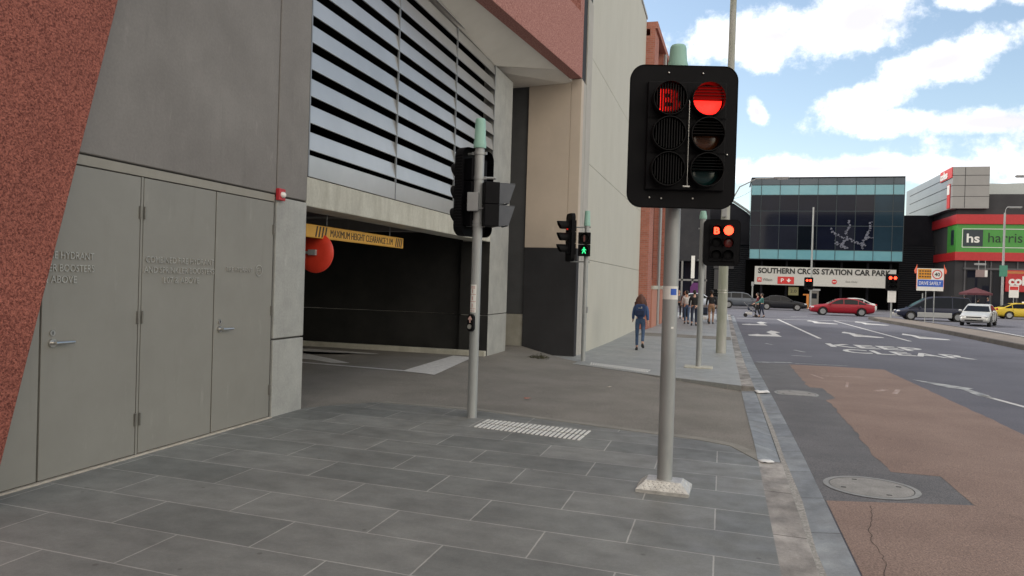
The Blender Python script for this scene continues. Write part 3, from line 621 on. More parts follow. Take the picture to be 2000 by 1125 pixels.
fas('red_fascia', 5.6, 18.0, 6.65, 8.2, bevel=.01); fas('red_fascia', 17.72, 18.0, 8.2, 9.6); fas('red_fascia', 5.6, 18.0, 9.603, 13.5)
fas('fascia_recess', 5.6, 17.72, 8.19, 9.61, off=-.31, th=.1, m=mat('deep_red_paint', (.20, .035, .03), rough=.7))
mb = MB(); mb.box(-17, -5.4, -6, 18.4, 9.5, 15); LBp('upper_storey', mb, M_conc)
mb = MB(); mb.box(-3.80, -3.56, 18.1, 19.6, 6.71, 13.4); LBp('dark_return_joint', mb, M_char)

# beige building
BB = thing('concrete_warehouse', 'tall blank beige concrete wall building with a horizontal joint, along the footpath', 'building', (-3.58, 20, -.3))
mb = MB(); 
for (z0, z1) in ((2.28, 4.85), (4.857, 7.70), (7.707, 13.3)): mb.box(-14, -3.58, 19.61, 33, z0, z1)
mb.box(-14, -3.58, 19.61, 33, -.6, 2.268); mb.build('wall', M_beige, BB, world=True, bevel=.006, seg=1)
mb = MB(); mb.box(-14, -3.60, 19.62, 32.9, -.6, 13.2); mb.build('joint_backing', mat('joint_grey', (.17, .165, .15), rough=.9), BB, world=True)
mb = MB(); mb.box(-14, -3.54, 19.6, 33.02, 13.3, 13.42); mb.build('coping', mat('coping_metal', (.35, .35, .34), rough=.5), BB, world=True)
# brick building with pilasters and tall narrow windows
BK = thing('brick_building', 'red brick building with tall pilasters and narrow windows beyond the beige wall', 'building', (-3.0, 33, -.32))
mb = MB(); mb.box(-14, -3.42, 33.02, 49, -.6, 12.6); mb.build('wall', M_brick, BK, world=True)
mb = MB()
for y in (33.02, 36.6, 40.2, 43.8, 47.4): mb.box(-3.419, -3.2, y, y + 1.5, -.6, 12.9)
mb.build('pilaster', M_brick, BK, world=True)
mb = MB(); mb.box(-3.418, -3.15, 34.54, 36.58, -.6, 1.45); mb.box(-3.418, -3.15, 38.12, 40.18, -.6, 1.45); mb.box(-3.418, -3.15, 41.72, 43.78, -.6, 1.45); mb.box(-3.418, -3.15, 45.32, 47.38, -.6, 1.45); mb.build('plinth', mat('salmon_render', (.42, .19, .14), (.48, .23, .17), rough=.8, scale=2), BK, world=True)
mb = MB()
for y in (34.54, 38.12, 41.72, 45.32): mb.box(-3.418, -3.10, y, y + 2.04, 1.453, 1.62)
mb.build('sill', M_beam, BK, world=True)
for y in (34.75, 35.75, 38.35, 39.35, 41.95, 42.95, 45.5, 46.5):
    mb = MB(); mb.box(-3.418, -3.37, y, y + .62, 1.9, 11.0); f = mb.build('window', mat('window_frame_dark', (.10, .05, .045), rough=.6), BK, world=True)
    mb = MB(); mb.box(-3.369, -3.36, y + .08, y + .54, 2.0, 10.9); o = mb.build('pane', mat('dark_glass', (.02, .022, .026), rough=.12, spec=.6), f)
    for v in o.data.vertices: v.co -= Vector(BK.location)
mb = MB(); mb.box(-14, -3.1, 33.03, 49.1, 12.9, 13.2); mb.build('parapet', M_brick, BK, world=True)
mb = MB(); mb.tube([(-3.1, 36.6, -.3), (-3.1, 36.6, 12.8)], .07, 8); mb.build('downpipe', M_grey, BK, world=True)
mb = MB(); mb.box(-3.199, -2.95, 33.5, 34.2, 5.2, 5.8); mb.build('wall_light_box', M_grey, BK, world=True, bevel=.02)

# attached small things
t = thing('alarm_strobe', 'small red fire alarm strobe box with white lens above the right grey door', 'alarm', (WX, 7.37, 2.53))
mb = MB(); mb.box(0, .05, -.065, .06, -.075, .06); mb.build('housing', mat('alarm_red', (.42, .02, .03), rough=.4), t, bevel=.008)
mb = MB(); mb.ell((.055, .0, -.01), (.032, .045, .035)); mb.build('strobe_lens', mat('strobe_white', (.75, .72, .70), rough=.2), t, smooth=60)
t = thing('clearance_board', 'yellow maximum height clearance board hanging under the entry beam', 'clearance sign', (-5.25, 8.55, 2.72))
mb = MB(); mb.box(-.02, .02, 0, 3.05, -.60, -.425); mb.build('board', M_yel, t, bevel=.012)
mb = MB(); mb.mesh(txt_fit('MAXIMUM HEIGHT CLEARANCE 2.1M', 2.0, .10, .002, .0), TX(.0215, .62, -.563, '+x'))
for y in list(.22 + .08 * i for i in range(4)) + list(2.72 + .07 * i for i in range(4)):
    mb.prism([(y, -.585), (y + .03, -.585), (y + .07, -.44), (y + .04, -.44)], .0205, .024, 'x')
mb.build('lettering', M_ink, t)
for y in (.55, 2.55):
    mb = MB(); mb.tube([(0, y, -.43), (0, y, 0.0)], .005, 6); mb.build('hanger', M_grey, t)
t = thing('traffic_mirror', 'round red back of a convex mirror fixed at the driveway entry jamb', 'mirror', (-5.36, 9.0, 1.93), R(-3))
mb = MB(); r = .275; prof = [(0, -.035), (r * .6, -.03), (r * .9, -.012), (r, .01), (r, .03)]; n = 40; vs = []; fs = []
for (rr, yy) in prof: vs += [(rr * math.cos(2 * PI * i / n), yy, rr * math.sin(2 * PI * i / n)) for i in range(n)]
for j in range(len(prof) - 1): fs += [(j * n + i, j * n + (i + 1) % n, (j + 1) * n + (i + 1) % n, (j + 1) * n + i) for i in range(n)]
fs.append(tuple(range((len(prof) - 1) * n, len(prof) * n))); mb.add(vs, fs); mb.build('back_shell', M_mirr, t, smooth=40)
mb = MB(); mb.box(-.06, .05, -.08, -.03, -.035, .04); mb.tube([(-.04, -.06, 0), (-.12, -.07, 0), (-.16, -1.0, 0)], .018, 8); mb.build('bracket', M_galv, t)
for o in list(BK.children) + [c for q in BK.children for c in q.children]:
    for v in o.data.vertices:
        if v.co.x > -5: v.co.x += clamp(v.co.y, 0, 20) * .024

# ------------------------------------------------------------------ traffic signals
G_red = glow('lamp_red', (1.0, .012, .008), 3.2); G_redd = glow('lamp_red_far', (1.0, .05, .02), 4.5); G_green = glow('lamp_green', (.04, 1.0, .32), 1.0)
M_lred = mat('lens_red_off', (.10, .008, .006), rough=.2); M_lamb = mat('lens_amber_off', (.06, .018, .004), rough=.15); M_lgrn = mat('lens_green_off', (.003, .022, .022), rough=.15); M_ldark = mat('lens_dark', (.006, .006, .007), rough=.5, spec=.1)
LENS = {'r': G_red, 'R': G_redd, 'o': M_lred, 'q': glow('lamp_red_dim', (1.0, .02, .012), .45), 'a': M_lamb, 'g': M_lgrn, 'd': M_ldark, 'B': M_ldark, 'b': M_ldark, 'gm': M_ldark, 'rm': M_ldark}
def rrect(w_, h_, r, n=8):
    out = []
    for cx_, cz_, a0 in ((w_ / 2 - r, h_ / 2 - r, 0), (-w_ / 2 + r, h_ / 2 - r, PI / 2), (-w_ / 2 + r, -h_ / 2 + r, PI), (w_ / 2 - r, -h_ / 2 + r, 1.5 * PI)):
        out += [(cx_ + r * math.cos(a0 + PI / 2 * i / n), cz_ + r * math.sin(a0 + PI / 2 * i / n)) for i in range(n + 1)]
    return out
def head(parent, loc, rz, bw, bh, lenses, visor='hood', r=.105, vl=.2, board=True, vmat=None, rim_d=.03):
    """signal head facing local -y: board, housings, then a visor and a lens for each aspect"""
    vmat = vmat or M_sblack2
    mb = MB()
    if board:
        mb.prism(rrect(bw, bh, .11), -.006, .006, 'y')
        rim = rrect(bw, bh, .11)
        for i in range(len(rim)):
            p, q = rim[i], rim[(i + 1) % len(rim)]; mb.add([(p[0], -.012, p[1]), (q[0], -.012, q[1]), (q[0], rim_d, q[1]), (p[0], rim_d, p[1])], [(0, 1, 2, 3)])
        if rim_d > .05:
            for q in range(26):
                z = -bh / 2 + .10 + (bh - .2) * q / 25
                for sx_ in (-1, 1): mb.box(sx_ * bw / 2 - .006, sx_ * bw / 2 + .006, -.008, rim_d, z - .006, z + .006)
    for cx_ in sorted({l[0] for l in lenses}):
        zs = [l[1] for l in lenses if l[0] == cx_]
        for z in zs: mb.box(cx_ - r - .035, cx_ + r + .035, -.045, .13, z - r - .028, z + r + .028)
    hd = mb.build('signal_head', M_sblack, parent, bevel=.008 if bw > .3 or not board else .004, seg=2); hd.location = loc; hd.rotation_euler = (0, 0, rz)
    for (cx_, z, kind) in lenses:
        mb = MB(); mb.ell((cx_, -.048, z), (r * .96, .018, r * .96), 28, 10)
        mb.build('lens', LENS[kind], hd, smooth=60)
        if visor == 'box':
            v = MB(); d_ = .045; w_ = r + .02
            for sx_ in (-1, 1): v.prism([(-d_, z - w_), (-d_, z + w_), (-d_ - .19, z + w_ - .01), (-d_ - .12, z - w_ + .01)], cx_ + sx_ * w_ - .003, cx_ + sx_ * w_ + .003, 'x')
            v.box(cx_ - w_ - .003, cx_ + w_ + .003, -d_ - .19, -d_, z + w_ - .004, z + w_ + .003); v.box(cx_ - w_ - .006, cx_ + w_ + .006, -d_ - .12, -d_ - .10, z - w_, z - w_ + .012); v.build('visor', vmat, hd)
            if kind == 'rm': pass
            continue
        v = MB(); n = 30; closed = visor in ('louvre',)
        a0, a1 = (0, 2 * PI) if closed else (-R(38), PI + R(38))
        def ring(rad, y, slope=0):
            return [(cx_ + rad * math.cos(a0 + (a1 - a0) * i / n), y - slope * (.5 + .5 * math.sin(a0 + (a1 - a0) * i / n)), z + rad * math.sin(a0 + (a1 - a0) * i / n)) for i in range(n + 1)]
        for rad in (r + .012, r + .006):
            v.add(ring(rad, -.04) + ring(rad - .004, -.04 - vl * (.55 if not closed else .8), vl * (.45 if not closed else .2)), [(i, i + 1, n + 2 + i, n + 1 + i) for i in range(n)])
        e1 = ring(r + .012 - .004, -.04 - vl * (.55 if not closed else .8), vl * (.45 if not closed else .2)); e2 = ring(r + .002, -.04 - vl * (.55 if not closed else .8), vl * (.45 if not closed else .2))
        v.add(e1 + e2, [(i, i + 1, n + 2 + i, n + 1 + i) for i in range(n)])
        if visor == 'louvre':
            if kind in 'Bb':
                for xx in [-.098 + .0196 * q for q in range(11)]:
                    hh = math.sqrt(max(0, (r - .004) ** 2 - xx * xx)); v.box(cx_ + xx - .0035, cx_ + xx + .0035, -.05 - vl * .75, -.072, z - hh, z + hh)
            else:
                for zz in [.0, .022, .044, .066, .088]:
                    hh = math.sqrt(max(0, (r - .002) ** 2 - zz * zz)); v.box(cx_ - hh, cx_ + hh, -.05 - vl * .8, -.066, z + zz - .0015, z + zz + .0015)
        v.build('visor', vmat, hd, smooth=50)
        if kind == 'B':
            mb = MB(); mb.mesh(txt_fit('B', .155 if visor == 'louvre' else .12, .165 if visor == 'louvre' else .15, .002, .03), TX(cx_ - (.08 if visor == 'louvre' else .06), -.070, z - .085)); mb.build('lit_letter', G_red if visor == 'louvre' else G_redd, hd)
        if kind in ('gm', 'rm'):
            mb = MB(); mb.cyl((cx_, -.069, z + .055), (cx_, -.067, z + .055), .016, n=14)
            mb.prism([(cx_ - .022, z - .01), (cx_ + .022, z - .01), (cx_ + .022, z + .035), (cx_ - .022, z + .035)], -.0695, -.067, 'y')
            if kind == 'gm':
                mb.prism([(cx_ - .020, z - .011), (cx_ + .004, z - .011), (cx_ - .028, z - .078), (cx_ - .046, z - .072)], -.0695, -.067, 'y'); mb.prism([(cx_ - .004, z - .011), (cx_ + .020, z - .011), (cx_ + .046, z - .068), (cx_ + .030, z - .078)], -.0695, -.067, 'y')
                mb.prism([(cx_ - .024, z + .034), (cx_ - .018, z + .02), (cx_ - .045, z - .012), (cx_ - .054, z - .004)], -.0692, -.067, 'y'); mb.prism([(cx_ + .024, z + .034), (cx_ + .018, z + .02), (cx_ + .045, z - .004), (cx_ + .052, z + .006)], -.0692, -.067, 'y')
            else: mb.prism([(cx_ - .02, z - .011), (cx_ + .02, z - .011), (cx_ + .018, z - .08), (cx_ - .018, z - .08)], -.0695, -.067, 'y')
            mb.build('walking_figure' if kind == 'gm' else 'standing_figure', G_green if kind == 'gm' else M_lred, hd)
    return hd
def pole_thing(label, x, y, h, r=.057, cap=(.33, .062), lean=(0, 0), group='traffic signal poles', z=None):
    t = thing('traffic_signal', label, 'traffic signal', (x, y, G(y) if z is None else z), 0, group)
    mb = MB(); mb.tube([(lean[0] * a, lean[1] * a, a) for a in (-.02, h * .33, h * .66, h)], r, 28); mb.build('pole', M_galv, t, smooth=50)
    if cap:
        mb = MB(); cx_, cy_ = lean[0] * h, lean[1] * h; ch, cr_ = cap
        prof = [(cr_ * 1.22, -.02), (cr_ * 1.22, .045), (cr_ * 1.1, .075), (cr_ * .98, ch - .03), (cr_ * .93, ch - .012), (cr_ * .8, ch), (.0001, ch + .004)]; n = 28; vs = []
        for (rr, zz) in prof: vs += [(cx_ + rr * math.cos(2 * PI * i / n), cy_ + rr * math.sin(2 * PI * i / n), h + zz) for i in range(n)]
        mb.add(vs, [(j * n + i, j * n + (i + 1) % n, (j + 1) * n + (i + 1) % n, (j + 1) * n + i) for j in range(len(prof) - 1) for i in range(n)]); mb.build('cap', M_cap, t, smooth=40)
    return t
def clamp_ring(t, z, r=.066, arm=None, at=(0, 0)):
    mb = MB(); mb.cyl((at[0], at[1], z - .018), (at[0], at[1], z + .018), r, n=24); mb.box(at[0] - r - .025, at[0] - r + .01, at[1] - .014, at[1] + .014, z - .016, z + .016); mb.box(at[0] + r - .01, at[0] + r + .025, at[1] - .014, at[1] + .014, z - .016, z + .016)
    if arm: mb.tube([(at[0], at[1], z), (arm[0], arm[1], z)], .016, 8)
    mb.build('bracket', M_galv, t, smooth=40)

# near signal
t = pole_thing('near galvanised signal pole with large black six-lamp board, red lamps lit, on the slab pavement', -.40, 6.03, 3.33, r=.060, cap=(.2, .066), z=0)
hd = head(t, (.065, -.20, 2.765), R(14.5), .82, 1.09, [(-.125, .265, 'B'), (.165, .265, 'r'), (-.125, 0, 'b'), (.165, 0, 'a'), (-.125, -.265, 'b'), (.165, -.265, 'g')], 'louvre', r=.118, vl=.12)
mb = MB(); mb.tube([(.012, -.17, .24), (.012, -.17, -.40)], .0022, 6); mb.box(-.02, .03, -.18, -.16, -.405, -.395); mb.build('divider_rod', M_steel, hd)
mb = MB()
for (x, z) in ((-.12, .485), (.14, .485), (-.24, -.47), (-.15, -.475), (.09, -.47), (.34, -.13)): mb.ell((x, -.014, z), (.008, .006, .008), 10, 6)
mb.build('bolts', M_steel, hd, smooth=60)
clamp_ring(t, 2.35, .068, (.03, -.16)); clamp_ring(t, 3.2, .068, (.03, -.16))
mb = MB(); bz = .085
mb.prism(rrect(.40, .34, .012, 2), 0, .004, 'z')
o_ = [(-.205, -.165), (.205, -.165), (.205, .165), (-.205, .165)]; i_ = [(-.135, -.085), (.135, -.085), (.135, .085), (-.135, .085)]
mb.add([(*p, .0) for p in o_] + [(*p, .025) for p in o_] + [(*p, bz) for p in i_], [(0, 1, 5, 4), (1, 2, 6, 5), (2, 3, 7, 6), (3, 0, 4, 7), (4, 5, 9, 8), (5, 6, 10, 9), (6, 7, 11, 10), (7, 4, 8, 11), (8, 9, 10, 11)])
# raised tread bars on the sloping sides
def tread(A, B_, C_, D_, nu, nv):
    A, B_, C_, D_ = map(Vector, (A, B_, C_, D_)); nrm = (B_ - A).cross(D_ - A).normalized()
    for i in range(nu):
        for j in range(nv):
            u = (i + .5) / nu; v = (j + .5) / nv; c = A.lerp(B_, u).lerp(D_.lerp(C_, u), v)
            if not (.06 < u < .94): continue
            e = (B_ - A).normalized(); f = nrm.cross(e).normalized(); d = (e + f * (1 if (i + j) % 2 else -1)).normalized() * .011; s_ = nrm.cross(d).normalized() * .0035
            mb.add([c - d - s_, c + d - s_, c + d + s_, c - d + s_, c - d * .6 + nrm * .003, c + d * .6 + nrm * .003], [(0, 1, 5, 4), (2, 3, 4, 5), (1, 2, 5), (3, 0, 4)])
tread((*o_[0], .025), (*o_[1], .025), (*i_[1], bz), (*i_[0], bz), 16, 4); tread((*o_[1], .025), (*o_[2], .025), (*i_[2], bz), (*i_[1], bz), 12, 3); tread((*o_[3], .025), (*o_[0], .025), (*i_[0], bz), (*i_[3], bz), 12, 3)
b_ = mb.build('base_cover', mat('tread_plate', (.42, .42, .41), (.62, .62, .60), rough=.42, metal=.35, scale=12, detail=8, bump=.1, bscale=60), t); b_.rotation_euler = (0, 0, R(-2)); b_.location = (0, -.01, 0)
mb = MB()
def wrap(mb, z0, z1, a0, a1, r, n=10, m=0):
    vs = []
    for i in range(n + 1):
        a = a0 + (a1 - a0) * i / n; vs += [(r * math.cos(a), r * math.sin(a), z0), (r * math.cos(a), r * math.sin(a), z1)]
    mb.add(vs, [(2 * i, 2 * i + 2, 2 * i + 3, 2 * i + 1) for i in range(n)], m)
wrap(mb, 1.515, 1.62, R(-175), R(-15), .0612); wrap(mb, 1.55, 1.60, R(-85), R(-38), .0618, m=1); mb.build('sticker', [M_white, mat('sticker_blue', (.02, .10, .50), rough=.4)], t)
mb = MB(); wrap(mb, 1.285, 1.30, R(-75), R(-55), .0612, 3); mb.build('paper_dot', M_white, t)

# left signal, seen from behind
t = pole_thing('galvanised signal pole by the driveway, signals seen from behind, with push button', -2.815, 8.34, 3.20, r=.058, lean=(.0, .0), z=0)
head(t, (-.13, .10, 2.66), R(247), .56, 1.04, [(0, .27, 'o'), (0, 0, 'a'), (0, -.27, 'g')], 'hood', r=.10, vl=.24, rim_d=.11)
head(t, (.17, .04, 2.515), R(122), .3, .5, [(0, .13, 'rm'), (0, -.13, 'gm')], 'box', r=.10, vl=.17, board=False, vmat=mat('visor_grey_blue', (.07, .08, .10), (.09, .10, .12), rough=.5))
clamp_ring(t, 3.12, .066, (-.15, .03)); clamp_ring(t, 2.27, .066, (-.15, .03)); clamp_ring(t, 2.83, .066, (.2, .03)); clamp_ring(t, 2.31, .066, (.2, .03))
mb = MB(); mb.box(-.10, .035, -.12, -.055, 2.43, 2.65); mb.build('junction_box', M_grey, t, bevel=.008)
mb = MB(); mb.tube([(.03, -.06, 2.46), (.10, -.07, 2.47), (.13, -.05, 2.55), (.14, -.02, 2.66), (.2, .0, 2.7)], .008, 8); mb.build('cable', M_grey, t, smooth=60)
mb = MB(); wrap(mb, 1.24, 1.57, R(-150), R(-62), .0588); mb.build('instruction_sticker', M_white, t)
mb = MB()
for z in (1.30, 1.385, 1.47): wrap(mb, z, z + .045, R(-112), R(-104), .0594, 2); wrap(mb, z - .018, z - .014, R(-145), R(-67), .0594, 6)
for z in (1.54, 1.525, 1.255): wrap(mb, z, z + .006, R(-135), R(-77), .0594, 5)
mb.build('sticker_marks', mat('faded_red_ink', (.45, .12, .10), rough=.6), t)
mb = MB(); ov = [(.046 * math.cos(a), .10 * math.sin(a) if abs(math.sin(a)) < 2 else 0) for a in [2 * PI * i / 28 for i in range(28)]]
ov = rrect(.088, .205, .043, 8); T_ = Matrix.Translation((-.012, -.055, 1.12)) @ Matrix.Rotation(R(-17), 4, 'Z')
mb.prism(ov, -.045, .0, 'y', T=T_); mb.build('push_button_housing', M_sblack, t, bevel=.006)
mb = MB(); mb.prism([(-.008, -.0), (.008, -.0), (.008, .045), (.027, .03), (.027, .05), (0, .082), (-.027, .05), (-.027, .03), (-.008, .045)], -.048, -.0455, 'y', T=T_); mb.build('arrow_plate', mat('pinkish_arrow', (.62, .42, .38), rough=.5), t)
mb = MB(); mb.cyl(T_ @ Vector((0, -.058, -.045)), T_ @ Vector((0, -.046, -.045)), .028, n=24); mb.build('button', M_steel, t, smooth=40)

# signal by the beige wall, green walking figure
t = pole_thing('galvanised signal pole before the beige wall showing a lit green walking figure', -3.07, 17.02, 3.15, r=.052)
head(t, (-.42, .02, 2.86), R(-62), .50, 1.12, [(0, .27, 'q'), (0, 0, 'a'), (0, -.27, 'g')], 'hood', r=.10, vl=.26, rim_d=.07)
head(t, (-.03, -.13, 2.70), R(8), .26, .56, [(0, .14, 'rm'), (0, -.14, 'gm')], 'hood', r=.105, vl=.10, board=False)
for z in (3.2, 2.4): clamp_ring(t, z - .1, .06, (-.38, .02))
mb = MB(); mb.box(.04, .075, -.03, .03, 1.12, 1.26); mb.build('push_button_housing', M_grey, t, bevel=.006)
# signal in the middle distance by the kerb
t = pole_thing('signal pole on the far footpath, black board with letter B and red lamp lit', -.47, 17.06, 3.33, r=.062, cap=(.16, .066))
head(t, (.41, -.16, 2.78), R(4), .78, 1.02, [(-.11, .27, 'B'), (.14, .27, 'R'), (-.11, 0, 'd'), (.14, 0, 'o'), (-.11, -.27, 'd'), (.14, -.27, 'd')], 'hood', r=.108, vl=.14)
clamp_ring(t, 3.1, .068, (.35, -.1)); clamp_ring(t, 2.4, .068, (.35, -.1))
mb = MB(); mb.prism(rrect(.62, .5, .05), 0, .03, 'z'); mb.build('concrete_footing', M_beam, t, bevel=.01)
# far signals
def far_signal(label, x, y, hz, w_=.95, h_=1.2, r=.12, pole=.06, top=None, dx=0, col='R'):
    t = thing('traffic_signal', label, 'traffic signal', (x, y, G(y) + (.1 if 11 < x < 13.2 and y < 61.8 else -.07)), 0, 'traffic signal poles')
    mb = MB(); mb.tube([(0, 0, 0), (0, 0, top or hz)], [pole, pole * .8], 12); mb.build('pole', M_galv, t, smooth=50)
    head(t, (dx, -.2, hz), 0, w_, h_, [(-.16, .32, col), (.16, .32, col), (-.16, 0, 'd'), (.16, 0, 'd'), (-.16, -.32, 'd'), (.16, -.32, 'd')], 'hood', r=r, vl=.2)
    return t
ts = far_signal('double red traffic signal on the tip of the traffic island, pale box on its pole', 11.87, 59.8, 2.62)
mb = MB(); mb.box(-.28, .28, -.12, -.07, 1.15, 2.0); mb.build('control_box', M_white, ts, bevel=.02)
far_signal('red traffic signal on the tall grey pole before the car park sign', 8.92, 84, 2.75, .9, 1.3, top=10.8, pole=.1, dx=-.25)
far_signal('red traffic signal behind the road works sign', 19.3, 83, 2.65, .6, 1.1)

# big light pole, with moss, and lamp arm of the one behind
t = thing('light_pole', 'very tall weathered pole with green moss at the kerb of the far footpath', 'pole', (.02, 22.46, G(22.46)), 0, None)
mb = MB(); mb.tube([(-.02, 0, -.02), (-.02, 0, 3), (0, 0, 6.0), (.02, 0, 12)], [.145, .132, .105, .085], 24)
M_moss = mat('mossy_pole', (.28, .30, .24), (.44, .44, .42), rough=.75, scale=2.5, detail=9, stretch=(1, 1, .25), bump=.1, bscale=30); mb.build('pole', M_moss, t, smooth=50)
mb = MB()
for z in (1.75, 1.82): mb.cyl((-.02, 0, z), (-.02, 0, z + .02), .15, n=20)
mb.build('strap', M_steel, t, smooth=50)
mb = MB(); mb.box(-.12, .02, -.20, -.13, 3.95, 4.3); mb.build('junction_box', M_grey, t, bevel=.01)
def lamp(label, x, y, top, armx, armz, pole=.09, hl=.8, arm=True, group='street lamps'):
    t = thing('street_lamp', label, 'street lamp', (x, y, G(y)), 0, group)
    mb = MB(); mb.tube([(0, 0, 0), (0, 0, top)], [pole, pole * .7], 14); mb.build('pole', M_galv, t, smooth=50)
    d = 1 if armx > 0 else -1
    mb = MB(); mb.tube([(0, 0, top - .5), (armx * .25, 0, top + (armz - top) * .6), (armx * .6, 0, armz - .04), (armx, 0, armz)], .035, 8); mb.build('arm', M_galv, t, smooth=50)
    mb = MB(); mb.box(armx - .05 * d, armx + hl * d, -.14, .14, armz - .05, armz + .07); mb.build('lamp_head', M_grey, t, bevel=.04)
    mb = MB(); mb.box(armx + .15 * d, armx + (hl - .08) * d, -.10, .10, armz - .075, armz - .051); mb.build('diffuser', M_white, t, bevel=.01)
    return t
lamp('street lamp with a curved arm reaching right, its pole hidden behind the mossy pole', .12, 46, 7.2, 2.6, 8.45)
tl = lamp('grey street lamp pole in front of the green shop sign', 26.6, 84, 10.2, .25, 10.75, pole=.13, hl=1.2)
mb = MB(); mb.box(-.35, .35, -.16, -.14, 3.9, 5.0); mb.build('sign_plate', mat('sign_green', (.05, .22, .15), rough=.5), tl)
lamp('street lamp head entering the picture at its right edge', 19.5, 50, 8.6, -2.4, 9.0)

# ------------------------------------------------------------------ road works sign
t = thing('roadworks_sign', 'multi-panel road works sign with 40 roundel and two orange flags on the traffic island', 'road sign', (12.85, 53.5, G(52.5) + .1), R(3))
for x in (-.22, .28):
    mb = MB(); mb.tube([(x, .05, 0), (x, .05, 3.35)], .028, 10); mb.build('post', M_galv, t)
mb = MB(); mb.box(-.78, .78, -.02, .03, 2.05, 3.5); mb.build('panel', M_white, t)
mb = MB(); mb.box(-.74, .05, -.028, -.021, 2.80, 3.46); mb.build('orange_panel', mat('orange_board', (.62, .26, .02), rough=.5), t)
mb = MB(); mb.box(-.74, .76, -.028, -.021, 2.32, 2.76); mb.build('blue_panel', mat('blue_board', (.02, .10, .50), rough=.5), t)
mb = MB(); mb.mesh(txt_fit('DRIVE SAFELY', 1.3, .22, .002, .01), TX(-.66, -.03, 2.43)); mb.build('lettering', M_white, t)
mb = MB()
for z in (3.28, 3.1, 2.92): 
    for x in (-.66, -.5, -.34, -.2, -.06): mb.box(x, x + .1, -.032, -.029, z, z + .08)
mb.build('worn_text_rows', M_ink, t)
mb = MB(); n = 30
vs = [(.40 + q * math.cos(2 * PI * i / n), -.024, 3.12 + q * math.sin(2 * PI * i / n)) for q in (.30, .24) for i in range(n)]; mb.add(vs, [(i, (i + 1) % n, n + (i + 1) % n, n + i) for i in range(n)]); mb.build('speed_ring', mat('sign_red', (.6, .02, .02), rough=.5), t)
mb = MB(); mb.mesh(txt_fit('40', .32, .24, .002, .02), TX(.24, -.026, 3.0)); mb.build('speed_number', M_ink, t)
for sx_ in (-1, 1):
    mb = MB(); x = sx_ * .80; mb.tube([(x, 0, 2.2), (x, 0, 3.75)], .012, 6); mb.prism([(x, 3.7), (x + sx_ * .16, 3.35), (x + sx_ * .12, 3.15), (x + sx_ * .02, 3.2)], -.02, .0, 'y'); mb.build('flag', mat('flag_orange', (.75, .12, .06), (.85, .2, .12), rough=.7), t)

# ------------------------------------------------------------------ cars
M_glass = mat('car_glass', (.012, .014, .018), rough=.05, spec=.14); M_tyre = mat('tyre_rubber', (.018, .018, .019), rough=.85); M_rim = mat('alloy_rim', (.42, .43, .44), rough=.35, metal=.7)
M_hl = mat('headlamp_glass', (.55, .57, .6), rough=.15); M_tl = mat('taillamp_red', (.35, .01, .01), rough=.25); M_blk = mat('black_trim', (.015, .015, .016), rough=.6); M_plate = mat('number_plate', (.6, .6, .55), rough=.5)
def paint(name, c, metal=.0): return mat(name, c, tuple(x * 1.04 for x in c), rough=.35, metal=metal, coat=.12, spec=.3, scale=2)
def apply_obj(o):
    dg = bpy.context.evaluated_depsgraph_get(); me = bpy.data.meshes.new_from_object(o.evaluated_get(dg)); o.modifiers.clear(); o.data = me
ST = {
 'sedan': [(-.5, .45, .66, .80), (-.488, .30, .88, .90), (-.455, .25, 1.0, .95), (-.38, .2, 1.03, .985), (-.2, .18, .98, 1), (0, .18, .96, 1), (.15, .18, .95, 1), (.25, .2, .93, .985), (.36, .2, .85, .965), (.44, .22, .75, .92), (.485, .26, .64, .84), (.5, .36, .52, .74)],
 'suv': [(-.5, .45, .80, .84), (-.49, .34, 1.0, .92), (-.46, .28, 1.08, .96), (-.38, .25, 1.10, .985), (-.2, .24, 1.08, 1), (0, .24, 1.06, 1), (.15, .24, 1.05, 1), (.25, .25, 1.03, .985), (.36, .25, .97, .965), (.44, .27, .90, .93), (.485, .3, .78, .86), (.5, .4, .60, .78)],
 'mpv': [(-.5, .42, .80, .84), (-.49, .3, 1.0, .93), (-.46, .25, 1.06, .97), (-.38, .2, 1.06, .99), (-.2, .2, 1.04, 1), (0, .2, 1.02, 1), (.15, .2, 1.0, 1), (.25, .2, .97, .985), (.36, .2, .87, .96), (.44, .23, .76, .92), (.485, .28, .66, .84), (.5, .38, .54, .74)]}
CB = {
 'sedan': [(.235, .92), (.09, 1.33), (.02, 1.43), (-.10, 1.455), (-.22, 1.40), (-.39, 1.01)],
 'suv': [(.225, 1.03), (.10, 1.52), (.0, 1.63), (-.2, 1.65), (-.38, 1.58), (-.475, 1.10)],
 'mpv': [(.33, .92), (.11, 1.66), (.0, 1.82), (-.2, 1.86), (-.42, 1.80), (-.49, 1.08)]}
